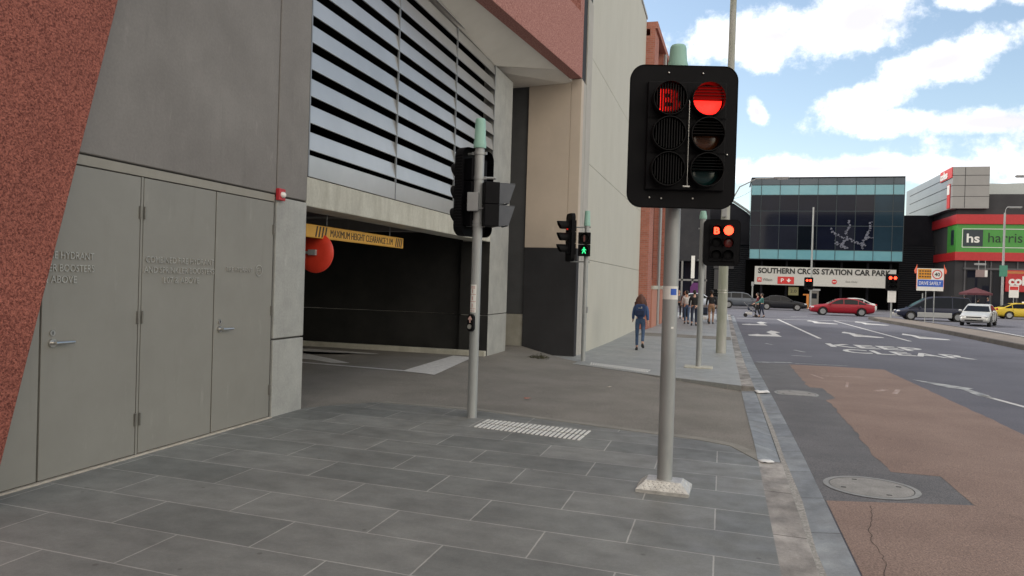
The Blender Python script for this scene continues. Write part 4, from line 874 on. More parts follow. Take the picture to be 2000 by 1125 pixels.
def car(label, x, y, rz, pm, kind='sedan', L_=4.7, W_=1.8, group='cars crossing the intersection', lower=None, taxi=False, name=None):
    t = thing(name or {'sedan': 'sedan', 'suv': 'station_wagon', 'mpv': 'people_mover'}[kind], label, 'car', (x, y, ZR(x, y)), rz, group)
    st = ST[kind]; hw = W_ / 2; mb = MB(); vs = []; n = 0
    for (f, zb, zt, wf) in st:
        w_ = hw * wf; h = zt - zb
        half = [(0, zb), (.7 * w_, zb), (.95 * w_, zb + .06), (w_, zb + .35 * h), (w_, zb + .6 * h), (.975 * w_, zt - .18 * h), (.93 * w_, zt - .045), (.8 * w_, zt - .005), (.4 * w_, zt + .012), (0, zt + .018)]
        ring = half + [(-a, b) for a, b in half[-2:0:-1]]; n = len(ring); vs += [(f * L_, a, b) for a, b in ring]
    fs = [(j * n + i, j * n + (i + 1) % n, (j + 1) * n + (i + 1) % n, (j + 1) * n + i) for j in range(len(st) - 1) for i in range(n)] + [tuple(range(n)), tuple(range((len(st) - 1) * n, len(st) * n))]
    mb.add(vs, fs); body = mb.build('body', pm, t); sb = body.modifiers.new('s', 'SUBSURF'); sb.levels = sb.render_levels = 1
    wr = .335 if kind != 'suv' else .37; ax = (.30 * L_, -.29 * L_)
    cut = MB()
    for a in ax:
        for s_ in (-1, 1): cut.cyl((a, s_ * (hw - .26), wr), (a, s_ * (hw + .2), wr), wr + .055, n=28)
    c_ = cut.build('cut', M_blk, t); bo = body.modifiers.new('b', 'BOOLEAN'); bo.operation = 'DIFFERENCE'; bo.object = c_; bo.solver = 'EXACT'
    bpy.context.view_layer.update(); apply_obj(body); bpy.data.objects.remove(c_); body.data.shade_smooth(); body.data.set_sharp_from_angle(angle=R(35))
    cb = CB[kind]; zlo = cb[0][1]; zhi = max(p[1] for p in cb); wb = hw * .93; wt = hw * .70
    W = lambda z: wb + (wt - wb) * clamp((z - zlo) / (zhi - zlo), -.3, 1)
    P3 = [(f * L_, z) for f, z in cb]; P3 = [(P3[0][0] + .0, zlo - .06)] + P3[0:] + [(P3[-1][0] - .0, cb[-1][1] - .06)]
    vs = [(a, s_ * W(b), b) for s_ in (1, -1) for a, b in P3]; k_ = len(P3)
    fs = [tuple(range(k_)), tuple(range(2 * k_ - 1, k_ - 1, -1))] + [(i, k_ + i, k_ + (i + 1) % k_, (i + 1) % k_) for i in range(k_)]
    mb = MB(); mb.add(vs, fs); mb.build('cabin', pm, t, bevel=.05, seg=3, smooth=40)
    # glass
    def quad_glass(a, b, name, u0=.06, u1=.94):
        A = Vector((a[0] * L_, 0, a[1])); B_ = Vector((b[0] * L_, 0, b[1])); nrm = Vector((-(B_.z - A.z), 0, B_.x - A.x)).normalized()
        if nrm.z < 0: nrm = -nrm
        p = A.lerp(B_, u0) + nrm * .006; q = A.lerp(B_, u1) + nrm * .006; wp = W(p.z) - .075; wq = W(q.z) - .075
        m_ = MB(); m_.add([(p.x, -wp, p.z), (p.x, wp, p.z), (q.x, wq, q.z), (q.x, -wq, q.z)], [(0, 1, 2, 3)]); m_.build(name, M_glass, t)
    quad_glass(cb[0], cb[1], 'windscreen', .08, .97); quad_glass(cb[-1], cb[-2], 'rear_window', .12, .92)
    top = [(f * L_, z) for f, z in cb]
    def zt_at(x_):
        for (a, b), (c, d) in zip(top, top[1:]):
            if c <= x_ <= a: return b + (d - b) * (a - x_) / (a - c)
        return zlo
    xs0 = top[0][0] - .10; xs1 = top[-1][0] + .14
    cuts = [xs0, -.02 * L_, -.24 * L_, xs1] if kind != 'mpv' else [xs0, .02 * L_, -.22 * L_, xs1]
    for a, b in zip(cuts, cuts[1:]):
        pts = []; nn_ = 6
        for i in range(nn_ + 1):
            x_ = (a - .03) + ((b + .03) - (a - .03)) * i / nn_; z_ = max(zt_at(x_) - .075, zlo + .05); pts.append((x_, z_))
        low = [(b + .03, zlo + .045), (a - .03, zlo + .045)]
        poly = pts + low
        for s_ in (-1, 1):
            m_ = MB(); m_.add([(q, s_ * (W(z_) + .005), z_) for q, z_ in poly], [tuple(range(len(poly)))]); m_.build('side_window', M_glass, t)
    for a in ax:
        for s_ in (-1, 1):
            yo = s_ * (hw - .02); yi = s_ * (hw - .23)
            m_ = MB(); prof = [(wr * .64, yo), (wr * .9, yo), (wr, yo - s_ * .03), (wr, yi + s_ * .03), (wr * .9, yi), (wr * .3, yi)]; nn_ = 28; v_ = []
            for rr, yy in prof: v_ += [(a + rr * math.cos(2 * PI * i / nn_), yy, wr + rr * math.sin(2 * PI * i / nn_)) for i in range(nn_)]
            m_.add(v_, [(j * nn_ + i, j * nn_ + (i + 1) % nn_, (j + 1) * nn_ + (i + 1) % nn_, (j + 1) * nn_ + i) for j in range(len(prof) - 1) for i in range(nn_)]); wh = m_.build('wheel', M_tyre, t, smooth=50)
            m_ = MB(); m_.cyl((a, yo - s_ * .05, wr), (a, yo - s_ * .045, wr), wr * .63, n=24)
            for q in range(7):
                an = 2 * PI * q / 7; e = Vector((math.cos(an), 0, math.sin(an))); f = Vector((-e.z, 0, e.x)) * .028; c = Vector((a, yo - s_ * .012, wr))
                m_.add([c + e * .03 + f, c + e * .03 - f, c + e * wr * .62 - f, c + e * wr * .62 + f], [(0, 1, 2, 3)])
            rim_ = [(a + wr * q * math.cos(2 * PI * i / 24), yo - s_ * (.002), wr + wr * q * math.sin(2 * PI * i / 24)) for q in (.66, .58) for i in range(24)]
            m_.add(rim_, [(i, (i + 1) % 24, 24 + (i + 1) % 24, 24 + i) for i in range(24)]); m_.build('rim', M_rim, wh)
    zf = {'sedan': .66, 'suv': .82, 'mpv': .68}[kind]; zr = {'sedan': .86, 'suv': .95, 'mpv': .95}[kind]
    for s_ in (-1, 1):
        m_ = MB(); m_.ell((.455 * L_, s_ * hw * .70, zf), (.14, .2, .075), 16, 8); m_.build('headlight', M_hl, t, smooth=60)
        m_ = MB(); m_.ell((-.478 * L_, s_ * hw * .74, zr), (.09, .17, .10), 16, 8); m_.build('tail_light', M_tl, t, smooth=60)
        m_ = MB(); m_.ell((.185 * L_, s_ * (hw + .08), zlo + .07), (.07, .10, .07), 12, 8); m_.build('wing_mirror', pm, t, smooth=60)
    m_ = MB(); m_.box(.485 * L_, .497 * L_, -.42, .42, zf - .10, zf - .02); m_.box(.488 * L_, .503 * L_, -.5, .5, .34, .43); m_.build('grille', M_blk, t, bevel=.005)
    m_ = MB(); m_.box(.50 * L_, .508 * L_, -.19, .19, .45, .55); m_.build('number_plate', M_plate, t)
    m_ = MB(); m_.box(-.508 * L_, -.498 * L_, -.19, .19, .62, .73); m_.build('number_plate', M_plate, t)
    m_ = MB()
    for x_ in (.20 * L_, -.02 * L_, -.235 * L_):
        for s_ in (-1, 1): m_.box(x_ - .004, x_ + .004, s_ * (hw - .03), s_ * (hw + .003), .34, zlo - .05)
    m_.build('door_gaps', M_blk, t)
    if lower:
        m_ = MB()
        for s_ in (-1, 1): m_.box(ax[1] + wr + .08, ax[0] - wr - .08, s_ * (hw - .05), s_ * (hw + .016), .26, .64)
        m_.box(.40 * L_, .503 * L_, -hw * .84, hw * .84, .28, .50); m_.build('lower_cladding', lower, t, bevel=.02)
    if taxi:
        m_ = MB(); m_.box(-.1, .1, -.3, .3, 1.45, 1.58); m_.build('roof_light', M_white, t, bevel=.03)
    return t
car('dark red sedan crossing the intersection towards the left', 9.55, 67.3, PI, paint('paint_red', (.30, .012, .025)), 'sedan', 5.0, 1.85)
car('black sedan heading right in front of the pale sign', 5.55, 77.5, 0, paint('paint_black', (.012, .013, .018)), 'sedan', 4.75, 1.85)
car('silver-grey wagon heading right behind the person with a pram', 1.95, 78.5, 0, paint('paint_silver_grey', (.11, .125, .15), .3), 'suv', 4.7, 1.9)
car('dark blue people mover with a silver lower body turning behind the road works sign', 15.35, 63.0, R(177), paint('paint_navy', (.018, .022, .045)), 'mpv', 5.3, 1.95, lower=paint('paint_silver', (.42, .43, .43), .3))
car('light silver sedan driving towards the camera beside the traffic island', 16.6, 56.6, R(-113), paint('paint_light_silver', (.52, .53, .52), .3), 'sedan', 4.8, 1.78)
car('yellow taxi at the right edge before the shop with the red sign', 26.0, 76.5, 0, paint('paint_taxi_yellow', (.58, .42, .04)), 'sedan', 4.9, 1.85, taxi=True)
car('white hatchback mostly hidden behind the dark red sedan', 11.35, 74.5, PI, paint('paint_white', (.60, .61, .62)), 'sedan', 4.3, 1.75, name='hatchback')
car('pale car whose front pokes out left of the silver-grey wagon', -2.1, 73.6, 0, paint('paint_pale', (.45, .50, .58), .2), 'sedan', 4.5, 1.78)

# ------------------------------------------------------------------ far buildings
def ribs(name, c1, c2, pitch=.25):
    m = bpy.data.materials.new(name); m.use_nodes = True; t = m.node_tree; b = t.nodes['Principled BSDF']; nn = t.nodes.new; ln = t.links.new
    co = nn('ShaderNodeTexCoord'); wv = nn('ShaderNodeTexWave'); wv.bands_direction = 'Z'; wv.inputs['Scale'].default_value = .314 / pitch; ln(co.outputs['Object'], wv.inputs['Vector'])
    r = nn('ShaderNodeValToRGB'); r.color_ramp.elements[0].color = (*c1, 1); r.color_ramp.elements[1].color = (*c2, 1); ln(wv.outputs['Fac'], r.inputs[0]); ln(r.outputs[0], b.inputs['Base Color'])
    bp = nn('ShaderNodeBump'); bp.inputs['Distance'].default_value = .05; ln(wv.outputs['Fac'], bp.inputs['Height']); ln(bp.outputs[0], b.inputs['Normal']); b.inputs['Roughness'].default_value = .7; b.inputs['Specular IOR Level'].default_value = .15
    return m
M_ribs = ribs('ribbed_dark_cladding', (.010, .011, .015), (.030, .032, .038))
M_dk = mat('dark_far_wall', (.018, .018, .024), (.028, .028, .034), rough=.8, scale=.4, spec=.15)
M_cyan = mat('cyan_spandrel_glass', (.13, .33, .40), (.16, .37, .44), rough=.15, scale=.5, spec=.5)
def pane_mat(i, c): return mat('dark_curtain_glass_%s' % 'abcd'[i], c, tuple(x * 1.3 for x in c), rough=.05, scale=.35, detail=3, spec=.13)
PM = [pane_mat(0, (.006, .008, .018)), pane_mat(1, (.014, .016, .026)), pane_mat(2, (.004, .006, .010)), pane_mat(3, (.016, .034, .052))]
# ribbed station wall
t = thing('station_building', 'wide dark ribbed station building behind the cars, under and around the glass box', 'building', (9, 96, -.4))
mb = MB(); mb.box(-14, 30, 96, 120, -.6, 7.2); mb.build('ribbed_wall', M_ribs, t, world=True)
mb = MB(); mb.prism([(-14, 7.2), (30, 7.2), (30, 10.8), (18.8, 10.8), (3.5, 10.2), (2.6, 11.1), (1.0, 12.2), (-2, 13.0), (-14, 13.2)], 97, 120, 'y'); mb.build('upper_wall', M_dk, t, world=True)
mb = MB(); mb.tube([(3.5, 96.7, 10.4), (2.6, 96.7, 11.3), (1.0, 96.7, 12.4), (-2, 96.7, 13.2), (-14, 96.7, 13.4)], .16, 6); mb.build('roof_edge', M_galv, t, world=True)
mb = MB(); mb.box(-14, 3, 95.8, 95.99, 7.0, 7.3); mb.box(-2.0, -1.6, 95.7, 95.98, -.5, 7.0); mb.build('beam', M_dk, t, world=True)
mb = MB(); mb.box(-1.2, 1.2, 95.8, 95.98, 4.0, 4.35); mb.box(-1.1, -.2, 95.8, 95.98, 1.4, 3.9); mb.build('frame_box', mat('mid_grey_far', (.12, .12, .13), rough=.6), t, world=True)
# glass box
t = thing('glass_building', 'blue-black glass office box with cyan bands raised above the car park sign', 'building', (11, 92, 5.1))
mb = MB(); mb.box(3.0, 19.15, 92.1, 100, 5.2, 14.55); mb.build('core', PM[2], t, world=True)
random.seed(11)
edges = [2.88, 4.0, 6.08, 8.14, 10.20, 12.22, 14.24, 16.20, 18.10, 19.24]
rows = [(5.18, 6.27, 'c'), (6.34, 9.05, 'g'), (9.12, 10.75, 'g'), (10.82, 12.6, 'g'), (12.68, 13.78, 'c'), (13.86, 14.55, 'u')]
for i in range(9):
    for (z0, z1, k_) in rows:
        mb = MB(); mb.box(edges[i] + .03, edges[i + 1] - .03, 92.0, 92.07, z0, z1)
        mt = M_cyan if k_ == 'c' else (mat('upper_glass', (.05, .075, .10), (.08, .10, .13), rough=.1, scale=.5, spec=.3) if k_ == 'u' else PM[3 if i > 6 else random.choice([0, 1, 2, 0])])
        mb.build('glass_panel', mt, t, world=True)
mb = MB()
for e in edges: mb.box(e - .03, e + .03, 91.97, 92.09, 5.18, 14.6)
for z in (6.30, 9.08, 10.78, 12.64, 13.82): mb.box(2.88, 19.24, 91.98, 92.08, z - .035, z + .035)
mb.build('mullion', mat('mullion_dark', (.02, .035, .045), rough=.4), t, world=True)
mb = MB(); mb.box(2.85, 19.27, 91.95, 100, 14.6, 14.72); mb.box(2.85, 19.27, 91.95, 100, 5.08, 5.18); mb.build('roof_edge', M_dk, t, world=True)
mb = MB(); mb.box(2.93, 19.2, 92.08, 100, 5.19, 14.59); mb.build('side_glass', mat('side_glass_blue', (.10, .17, .21), rough=.12), t, world=True)
# pale branching shapes paint sky reflections on the lower panes
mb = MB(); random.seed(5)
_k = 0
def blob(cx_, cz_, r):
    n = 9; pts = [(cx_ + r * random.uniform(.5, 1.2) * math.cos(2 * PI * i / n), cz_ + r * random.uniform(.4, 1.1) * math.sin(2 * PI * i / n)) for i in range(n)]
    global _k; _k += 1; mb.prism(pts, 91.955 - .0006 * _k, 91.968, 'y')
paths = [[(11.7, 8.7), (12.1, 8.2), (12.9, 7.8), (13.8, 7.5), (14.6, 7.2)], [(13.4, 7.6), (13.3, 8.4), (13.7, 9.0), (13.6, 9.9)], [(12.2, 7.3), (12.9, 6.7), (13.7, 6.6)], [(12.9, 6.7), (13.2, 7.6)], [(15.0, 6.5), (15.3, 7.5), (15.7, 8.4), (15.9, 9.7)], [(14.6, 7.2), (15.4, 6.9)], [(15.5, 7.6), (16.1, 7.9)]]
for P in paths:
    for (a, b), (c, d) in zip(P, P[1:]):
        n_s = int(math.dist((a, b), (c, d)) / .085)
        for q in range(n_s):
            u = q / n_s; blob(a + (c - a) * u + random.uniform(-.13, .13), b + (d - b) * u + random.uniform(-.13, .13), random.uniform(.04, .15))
mb.build('painted_reflection', mat('reflection_pale', (.10, .11, .16), (.16, .17, .22), rough=.6), t, world=True)
for x in (4.4, 7.2, 10.2, 13.2, 16.0, 18.4):
    mb = MB(); mb.box(x - .12, x + .12, 93.5, 93.8, -.5, 5.08); mb.build('column', M_dk, t, world=True)
mb = MB(); mb.box(2.6, 19.6, 95.4, 95.7, -.5, 5.1); mb.build('recess_wall', M_black, t, world=True)
# car park sign
t = thing('car_park_sign', 'long white SOUTHERN CROSS STATION CAR PARK sign under the glass box', 'sign', (3.5, 91.2, 2.15))
mb = MB(); mb.add([(0, 0, 0), (15.0, 0, -.05), (15.0, 0, 2.03), (0.02, 0, 2.12), (0, .2, 0), (15.0, .2, -.05), (15.0, .2, 2.03), (0.02, .2, 2.12)], [(0, 1, 2, 3), (7, 6, 5, 4), (0, 4, 5, 1), (1, 5, 6, 2), (2, 6, 7, 3), (3, 7, 4, 0)]); mb.build('board', mat('sign_white', (.50, .50, .485), (.56, .56, .54), rough=.6), t)
mb = MB(); mb.mesh(txt_fit('SOUTHERN CROSS STATION CAR PARK', 14.1, .66, .01, .035), TX(.38, -.015, 1.30)); mb.build('lettering', M_ink, t)
mb = MB(); mb.box(.32, .80, -.03, -.005, .30, .82); mb.build('small_red_logo', mat('sign_red2', (.55, .03, .03), rough=.5), t)
mb = MB(); mb.mesh(txt_fit('W', .36, .3, .004, .01), TX(.38, -.034, .41)); mb.build('lettering', M_white, t)
mb = MB(); M_gl = mat('grey_letter', (.13, .13, .13), rough=.6)
mb.mesh(txt_fit('Wilson', 1.05, .34, .006, .01), TX(.92, -.012, .40)); mb.build('lettering', M_gl, t); mb = MB(); mb.mesh(txt_fit('Exit Only', 1.2, .28, .006, .0), TX(9.85, -.012, .40)); mb.build('lettering', M_gl, t)
mb = MB(); mb.box(2.55, 4.35, -.03, -.005, .12, .96); mb.build('red_panel', MATS['sign_red2'], t)
mb = MB(); mb.mesh(txt_fit('P', .32, .44, .004, .02), TX(2.92, -.036, .32)); mb.prism([(3.70, .76), (3.86, .76), (3.86, .60), (4.06, .60), (3.78, .30), (3.50, .60), (3.70, .60)], -.036, -.031, 'y'); mb.build('parking_symbols', M_white, t)
mb = MB(); mb.cyl((8.65, -.03, .52), (8.65, -.005, .52), .27, n=30); mb.build('no_entry_disc', MATS['sign_red2'], t)
mb = MB(); mb.box(8.46, 8.84, -.036, -.031, .48, .56); mb.build('no_entry_bar', M_white, t)
# ticket booth bits below
t = thing('boom_gate', 'orange boom gate post in the dark car park entry', 'barrier', (9.1, 88.5, -.4)); mb = MB(); mb.box(-.12, .12, -.15, .15, 0, 1.6); mb.build('post', mat('boom_orange', (.55, .20, .04), rough=.5), t, bevel=.03); mb = MB(); mb.box(-.5, .1, -.03, .03, 1.45, 1.6); mb.build('arm', MATS['boom_orange'], t)
t = thing('ticket_booth', 'pale grey booth beside the orange boom gate', 'booth', (10.1, 91.5, -.4)); mb = MB(); mb.box(-.5, .45, -.3, .3, 0, 2.0); mb.build('cabinet', mat('booth_grey', (.16, .15, .14), rough=.6), t, bevel=.03); mb = MB(); mb.box(-.62, .6, -.4, .4, 2.0, 2.2); mb.build('roof', M_grey, t)
mb = MB(); mb.box(-.3, .25, -.32, -.305, 1.1, 1.7); mb.build('window', M_glass, t)
t = thing('clearance_sign', 'small dull yellow sign hanging under the car park sign', 'sign', (7.85, 91.6, 1.0)); mb = MB(); mb.box(-.55, .55, -.03, .03, 0, .95); mb.build('board', mat('dull_yellow', (.20, .19, .09), rough=.6), t); mb = MB(); mb.mesh(txt_fit('2.0', .7, .35, .004, .01), TX(-.35, -.035, .3)); mb.build('lettering', M_ink, t)
mb = MB(); 
for x in (-.4, .4): mb.tube([(x, 0, .95), (x, 0, 1.2)], .02, 6)
mb.build('hanger', M_dk, t)
t = thing('parking_pole', 'short grey pole standing left of the white car park sign', 'pole', (3.2, 88, -.4)); mb = MB(); mb.tube([(0, 0, 0), (0, 0, 2.75)], .08, 10); mb.build('pole', M_galv, t); mb = MB(); mb.box(-.13, .13, -.1, .1, 2.3, 2.8); mb.build('sensor', M_grey, t, bevel=.02)

# left side street shops beyond the brick building
t = thing('corner_shop_building', 'dark grey shop building with purple banner beyond the brick building', 'building', (-4, 88, -.4))
mb = MB(); mb.box(-16, -1.75, 88, 96, 4.6, 11.5); mb.build('upper_wall', mat('mid_dark_wall', (.035, .036, .042), (.05, .05, .055), rough=.8, spec=.15, scale=.5), t, world=True)
mb = MB(); mb.box(-16, -1.9, 90.5, 95, -.5, 4.6); mb.build('shopfront_glass', PM[1], t, world=True)
mb = MB(); 
for x in (-4.6, -3.4, -2.0): mb.box(x - .1, x + .1, 88.05, 88.4, -.5, 4.6)
mb.box(-16, -1.8, 88.05, 88.4, 2.3, 2.5); mb.build('frame', mat('pale_frame', (.22, .22, .22), rough=.6), t, world=True)
mb = MB(); mb.box(-3.6, -3.2, 87.85, 88.0, 2.6, 5.2); mb.build('white_panel', M_white, t, world=True)
mb = MB(); mb.prism([(-3.6, -.2), (-2.4, -.2), (-2.35, 1.9), (-2.55, 2.1), (-3.3, 2.1), (-3.6, 1.6)], 87.3, 87.7, 'y'); mb.build('purple_banner', mat('purple', (.10, .02, .12), rough=.6), t, world=True)

# shopping centre at the right
k8 = 1.1
t = thing('shopping_centre', 'dark shopping centre with grey cladding box and red bands at the right', 'building', (24, 88, -.4))
mb = MB(); mb.box(23.45, 52, 88.02, 110, -.5, 12.2); mb.build('wall', mat('dark_shop_wall', (.045, .045, .05), (.06, .06, .066), rough=.7, scale=.4, spec=.2), t, world=True)
mb = MB(); mb.box(22.8, 26.2, 87.4, 89.2, 10.65, 15.0); mb.build('cladding_box', mat('grey_cladding', (.27, .265, .265), (.30, .295, .295), rough=.5, scale=.5), t, world=True, bevel=.02)
mb = MB(); mb.prism([(22.82, 89.2), (22.82, 108), (24.5, 108), (26.1, 89.2)], 10.7, 14.95, 'z'); mb.build('cladding_side', mat('blue_grey_cladding', (.20, .21, .24), (.23, .24, .27), rough=.35, scale=.5, metal=.2), t, world=True)
mb = MB()
for x in (23.95,): mb.box(x - .02, x + .02, 87.385, 87.4, 10.7, 14.95)
for z in (11.9, 13.05, 14.1): mb.box(22.8, 26.2, 87.385, 87.4, z - .02, z + .02); mb.box(22.785, 22.8, 87.4, 106, z - .02, z + .02)
mb.build('cladding_joints', M_dk, t, world=True)
Rb = mat('red_band', (.42, .018, .022), (.48, .022, .028), rough=.45)
mb = MB(); mb.box(23.3, 52, 87.6, 88.0, 9.05, 10.05); mb.box(23.3, 23.6, 88.0, 99, 9.05, 10.05); mb.build('red_band', Rb, t, world=True)
mb = MB(); mb.box(23.3, 52, 87.6, 88.0, 5.25, 6.12); mb.box(23.3, 23.6, 88.0, 99, 5.25, 6.12); mb.build('red_band', Rb, t, world=True)
mb = MB(); mb.box(23.4, 52, 87.75, 88.01, 6.13, 9.04); mb.box(23.4, 23.6, 88.01, 91.0, 6.13, 9.04); mb.build('green_sign_band', mat('green_band', (.055, .26, .045), (.065, .29, .05), rough=.5), t, world=True)
mb = MB(); mb.box(24.05, 25.85, 87.70, 87.745, 6.75, 8.45); mb.build('logo_square', mat('navy_square', (.018, .03, .04), rough=.4), t, world=True, bevel=.0)
mb = MB(); mb.mesh(txt_fit('hs', 1.2, .95, .01, .02), TX(24.35, 87.69, 7.1)); 
for (a, b, c, d) in ((23.95, 52, 8.52, 8.58), (23.95, 52, 6.60, 6.66), (23.93, 23.99, 6.66, 8.52)): mb.box(a, b, 87.72, 87.748, c, d)
mb.build('logo_lettering', M_white, t, world=True)
mb = MB(); mb.mesh(txt_fit('harris', 3.1, 1.0, .01, .0), TX(26.35, 87.73, 7.15)); mb.build('lettering', mat('dark_green_ink', (.01, .03, .015), rough=.5), t, world=True)
mb = MB(); mb.box(23.37, 23.395, 88.6, 89.6, 6.9, 8.5); mb.build('side_logo', MATS['navy_square'], t, world=True)
mb = MB(); mb.mesh(txt_fit('coles', 2.6, .85, .05, .04), TX(22.70, 91.6, 14.0, '-x')); mb.build('box_lettering', M_white, t, world=True)
mb = MB(); mb.box(22.72, 22.79, 87.5, 91.9, 13.9, 15.0); mb.box(22.72, 22.79, 88.1, 89.1, 10.75, 13.3); mb.build('red_side_strip', MATS['sign_red2'], t, world=True)
mb = MB(); mb.box(22.70, 22.72, 88.2, 89.0, 12.2, 13.2); mb.build('white_side_strip', M_white, t, world=True)
mb = MB(); mb.prism([(26.2, 12.2), (52, 12.2), (52, 14.3), (31.5, 13.9), (29, 13.8), (26.2, 13.9)], 92, 108, 'y'); mb.build('curved_roof', mat('roof_metal', (.36, .39, .40), (.40, .43, .44), rough=.4, metal=.3), t, world=True)
mb = MB()
for i in range(7):
    x = 24.6 + i * 2.4; mb.box(x, x + 2.2, 87.98, 88.015, .2, 4.2)
mb.build('shop_window', PM[1], t, world=True)
mb = MB()
for i in range(8): mb.box(24.3 + i * 2.4, 24.42 + i * 2.4, 87.9, 88.01, -.4, 5.2)
mb.box(24.2, 44, 87.8, 88.01, 4.3, 4.5); mb.build('shopfront_frame', mat('frame_far', (.09, .09, .10), rough=.5), t, world=True)
mb = MB(); mb.box(25.0, 26.0, 86.9, 87.3, 4.75, 4.95); mb.build('downlight_bar', M_grey, t, world=True)
t = thing('shop_sign', 'red coles sign panel with white lettering at the right edge', 'sign', (29.3, 87.3, 2.4)); mb = MB(); mb.box(-1.4, 4.5, -.1, .1, -.3, 1.9); mb.build('board', Rb, t, bevel=.02); mb = MB(); mb.mesh(txt_fit('coles', 2.5, .95, .02, .04), TX(-1.15, -.12, .35)); mb.build('lettering', M_white, t)
mb = MB(); mb.box(-1.4, 4.5, -.115, -.1, 1.55, 1.8); mb.build('top_strip', mat('strip_gold', (.45, .16, .05), rough=.5), t)
t = thing('parking_sign', 'small red and white parking sign on a thin post by the taxi', 'sign', (27.6, 84, -.4)); mb = MB(); mb.tube([(0, 0, 0), (0, 0, 3.0)], .035, 8); mb.build('post', M_galv, t); mb = MB(); mb.box(-.42, .42, -.05, -.03, 1.9, 3.1); mb.build('plate', M_white, t); mb = MB(); mb.box(-.36, .36, -.055, -.051, 2.65, 3.0); mb.build('red_strip', MATS['sign_red2'], t)
t = thing('street_name_sign', 'small pale hanging sign left of the lamp pole', 'sign', (25.5, 86.5, 3.5)); mb = MB(); mb.box(-.55, .5, -.08, .08, 0, .75); mb.build('board', mat('pinkish_grey', (.25, .19, .19), rough=.6), t, bevel=.02); mb = MB(); mb.tube([(-.3, 0, .75), (-.3, 0, 1.7)], .03, 6); mb.tube([(.3, 0, .75), (.3, 0, 1.7)], .03, 6); mb.build('hanger', M_grey, t); mb = MB(); mb.box(.25, .5, -.085, -.081, .05, .7); mb.build('white_end', M_white, t)
t = thing('cafe_umbrella', 'maroon cafe umbrella above the crowd by the shop', 'umbrella', (24.3, 84, -.4)); mb = MB(); mb.tube([(0, 0, 0), (0, 0, 2.7)], .03, 8); mb.build('pole', M_grey, t); mb = MB()
n = 8; vs = [(0, 0, 2.8)] + [(1.5 * math.cos(2 * PI * i / n), 1.5 * math.sin(2 * PI * i / n), 2.25) for i in range(n)] + [(1.5 * math.cos(2 * PI * i / n), 1.5 * math.sin(2 * PI * i / n), 2.05) for i in range(n)]
mb.add(vs, [(0, 1 + i, 1 + (i + 1) % n) for i in range(n)] + [(1 + i, 9 + i, 9 + (i + 1) % n, 1 + (i + 1) % n) for i in range(n)]); mb.build('canopy', mat('maroon_cloth', (.09, .025, .035), rough=.8), t)
t = thing('bollard_row_sign', 'short red-lit kiosk behind the road works sign', 'kiosk', (20.6, 86.5, -.4)); mb = MB(); mb.box(-.25, .25, -.2, .2, 0, 1.7); mb.build('cabinet', M_dk, t, bevel=.03); mb = MB(); mb.box(-.15, .15, -.215, -.2, 1.0, 1.5); mb.build('panel', M_grey, t)
# office blocks left of and behind, closing the view and reflected in the glass
t = thing('distant_wall', 'long low grey building closing the side street at the far right', 'building', (60, 90, -.4)); mb = MB(); mb.box(52.2, 90, 88, 110, -.5, 11); mb.build('wall', M_dk, t, world=True); mb = MB()
for i in range(8): mb.box(54 + 4 * i, 57 + 4 * i, 87.95, 88.0, 1, 4)
mb.build('windows', PM[1], t, world=True)

# ------------------------------------------------------------------ people
M_skin = mat('skin_light', (.50, .30, .22), (.55, .34, .26), rough=.6); M_skin2 = mat('skin_tan', (.32, .18, .12), (.36, .21, .15), rough=.6)
def cloth(name, c, c2=None): return mat(name, c, c2 or tuple(x * 1.25 for x in c), rough=.85, scale=9, detail=6)
def skin_obj(name, V, E, Rr, m, parent, root=0, sub=1):
    me = bpy.data.meshes.new(name); me.from_pydata([tuple(v) for v in V], E, []); o = bpy.data.objects.new(name, me); COL.objects.link(o)
    sk = o.modifiers.new('skin', 'SKIN'); sk.use_smooth_shade = True
    sv = me.skin_vertices[0].data if me.skin_vertices else None
    if sv is None:
        bm = bmesh.new(); bm.from_mesh(me); bm.verts.layers.skin.verify(); bm.to_mesh(me); bm.free(); sv = me.skin_vertices[0].data
    for i, r in enumerate(Rr): sv[i].radius = (r, r) if not isinstance(r, tuple) else r
    for i in range(len(V)): sv[i].use_root = (i == root)
    ss = o.modifiers.new('sub', 'SUBSURF'); ss.levels = ss.render_levels = sub
    bpy.context.view_layer.update(); apply_obj(o); o.data.materials.clear(); o.data.materials.append(m)
    for p in o.data.polygons: p.use_smooth = True; p.material_index = 0
    o.parent = parent; return o
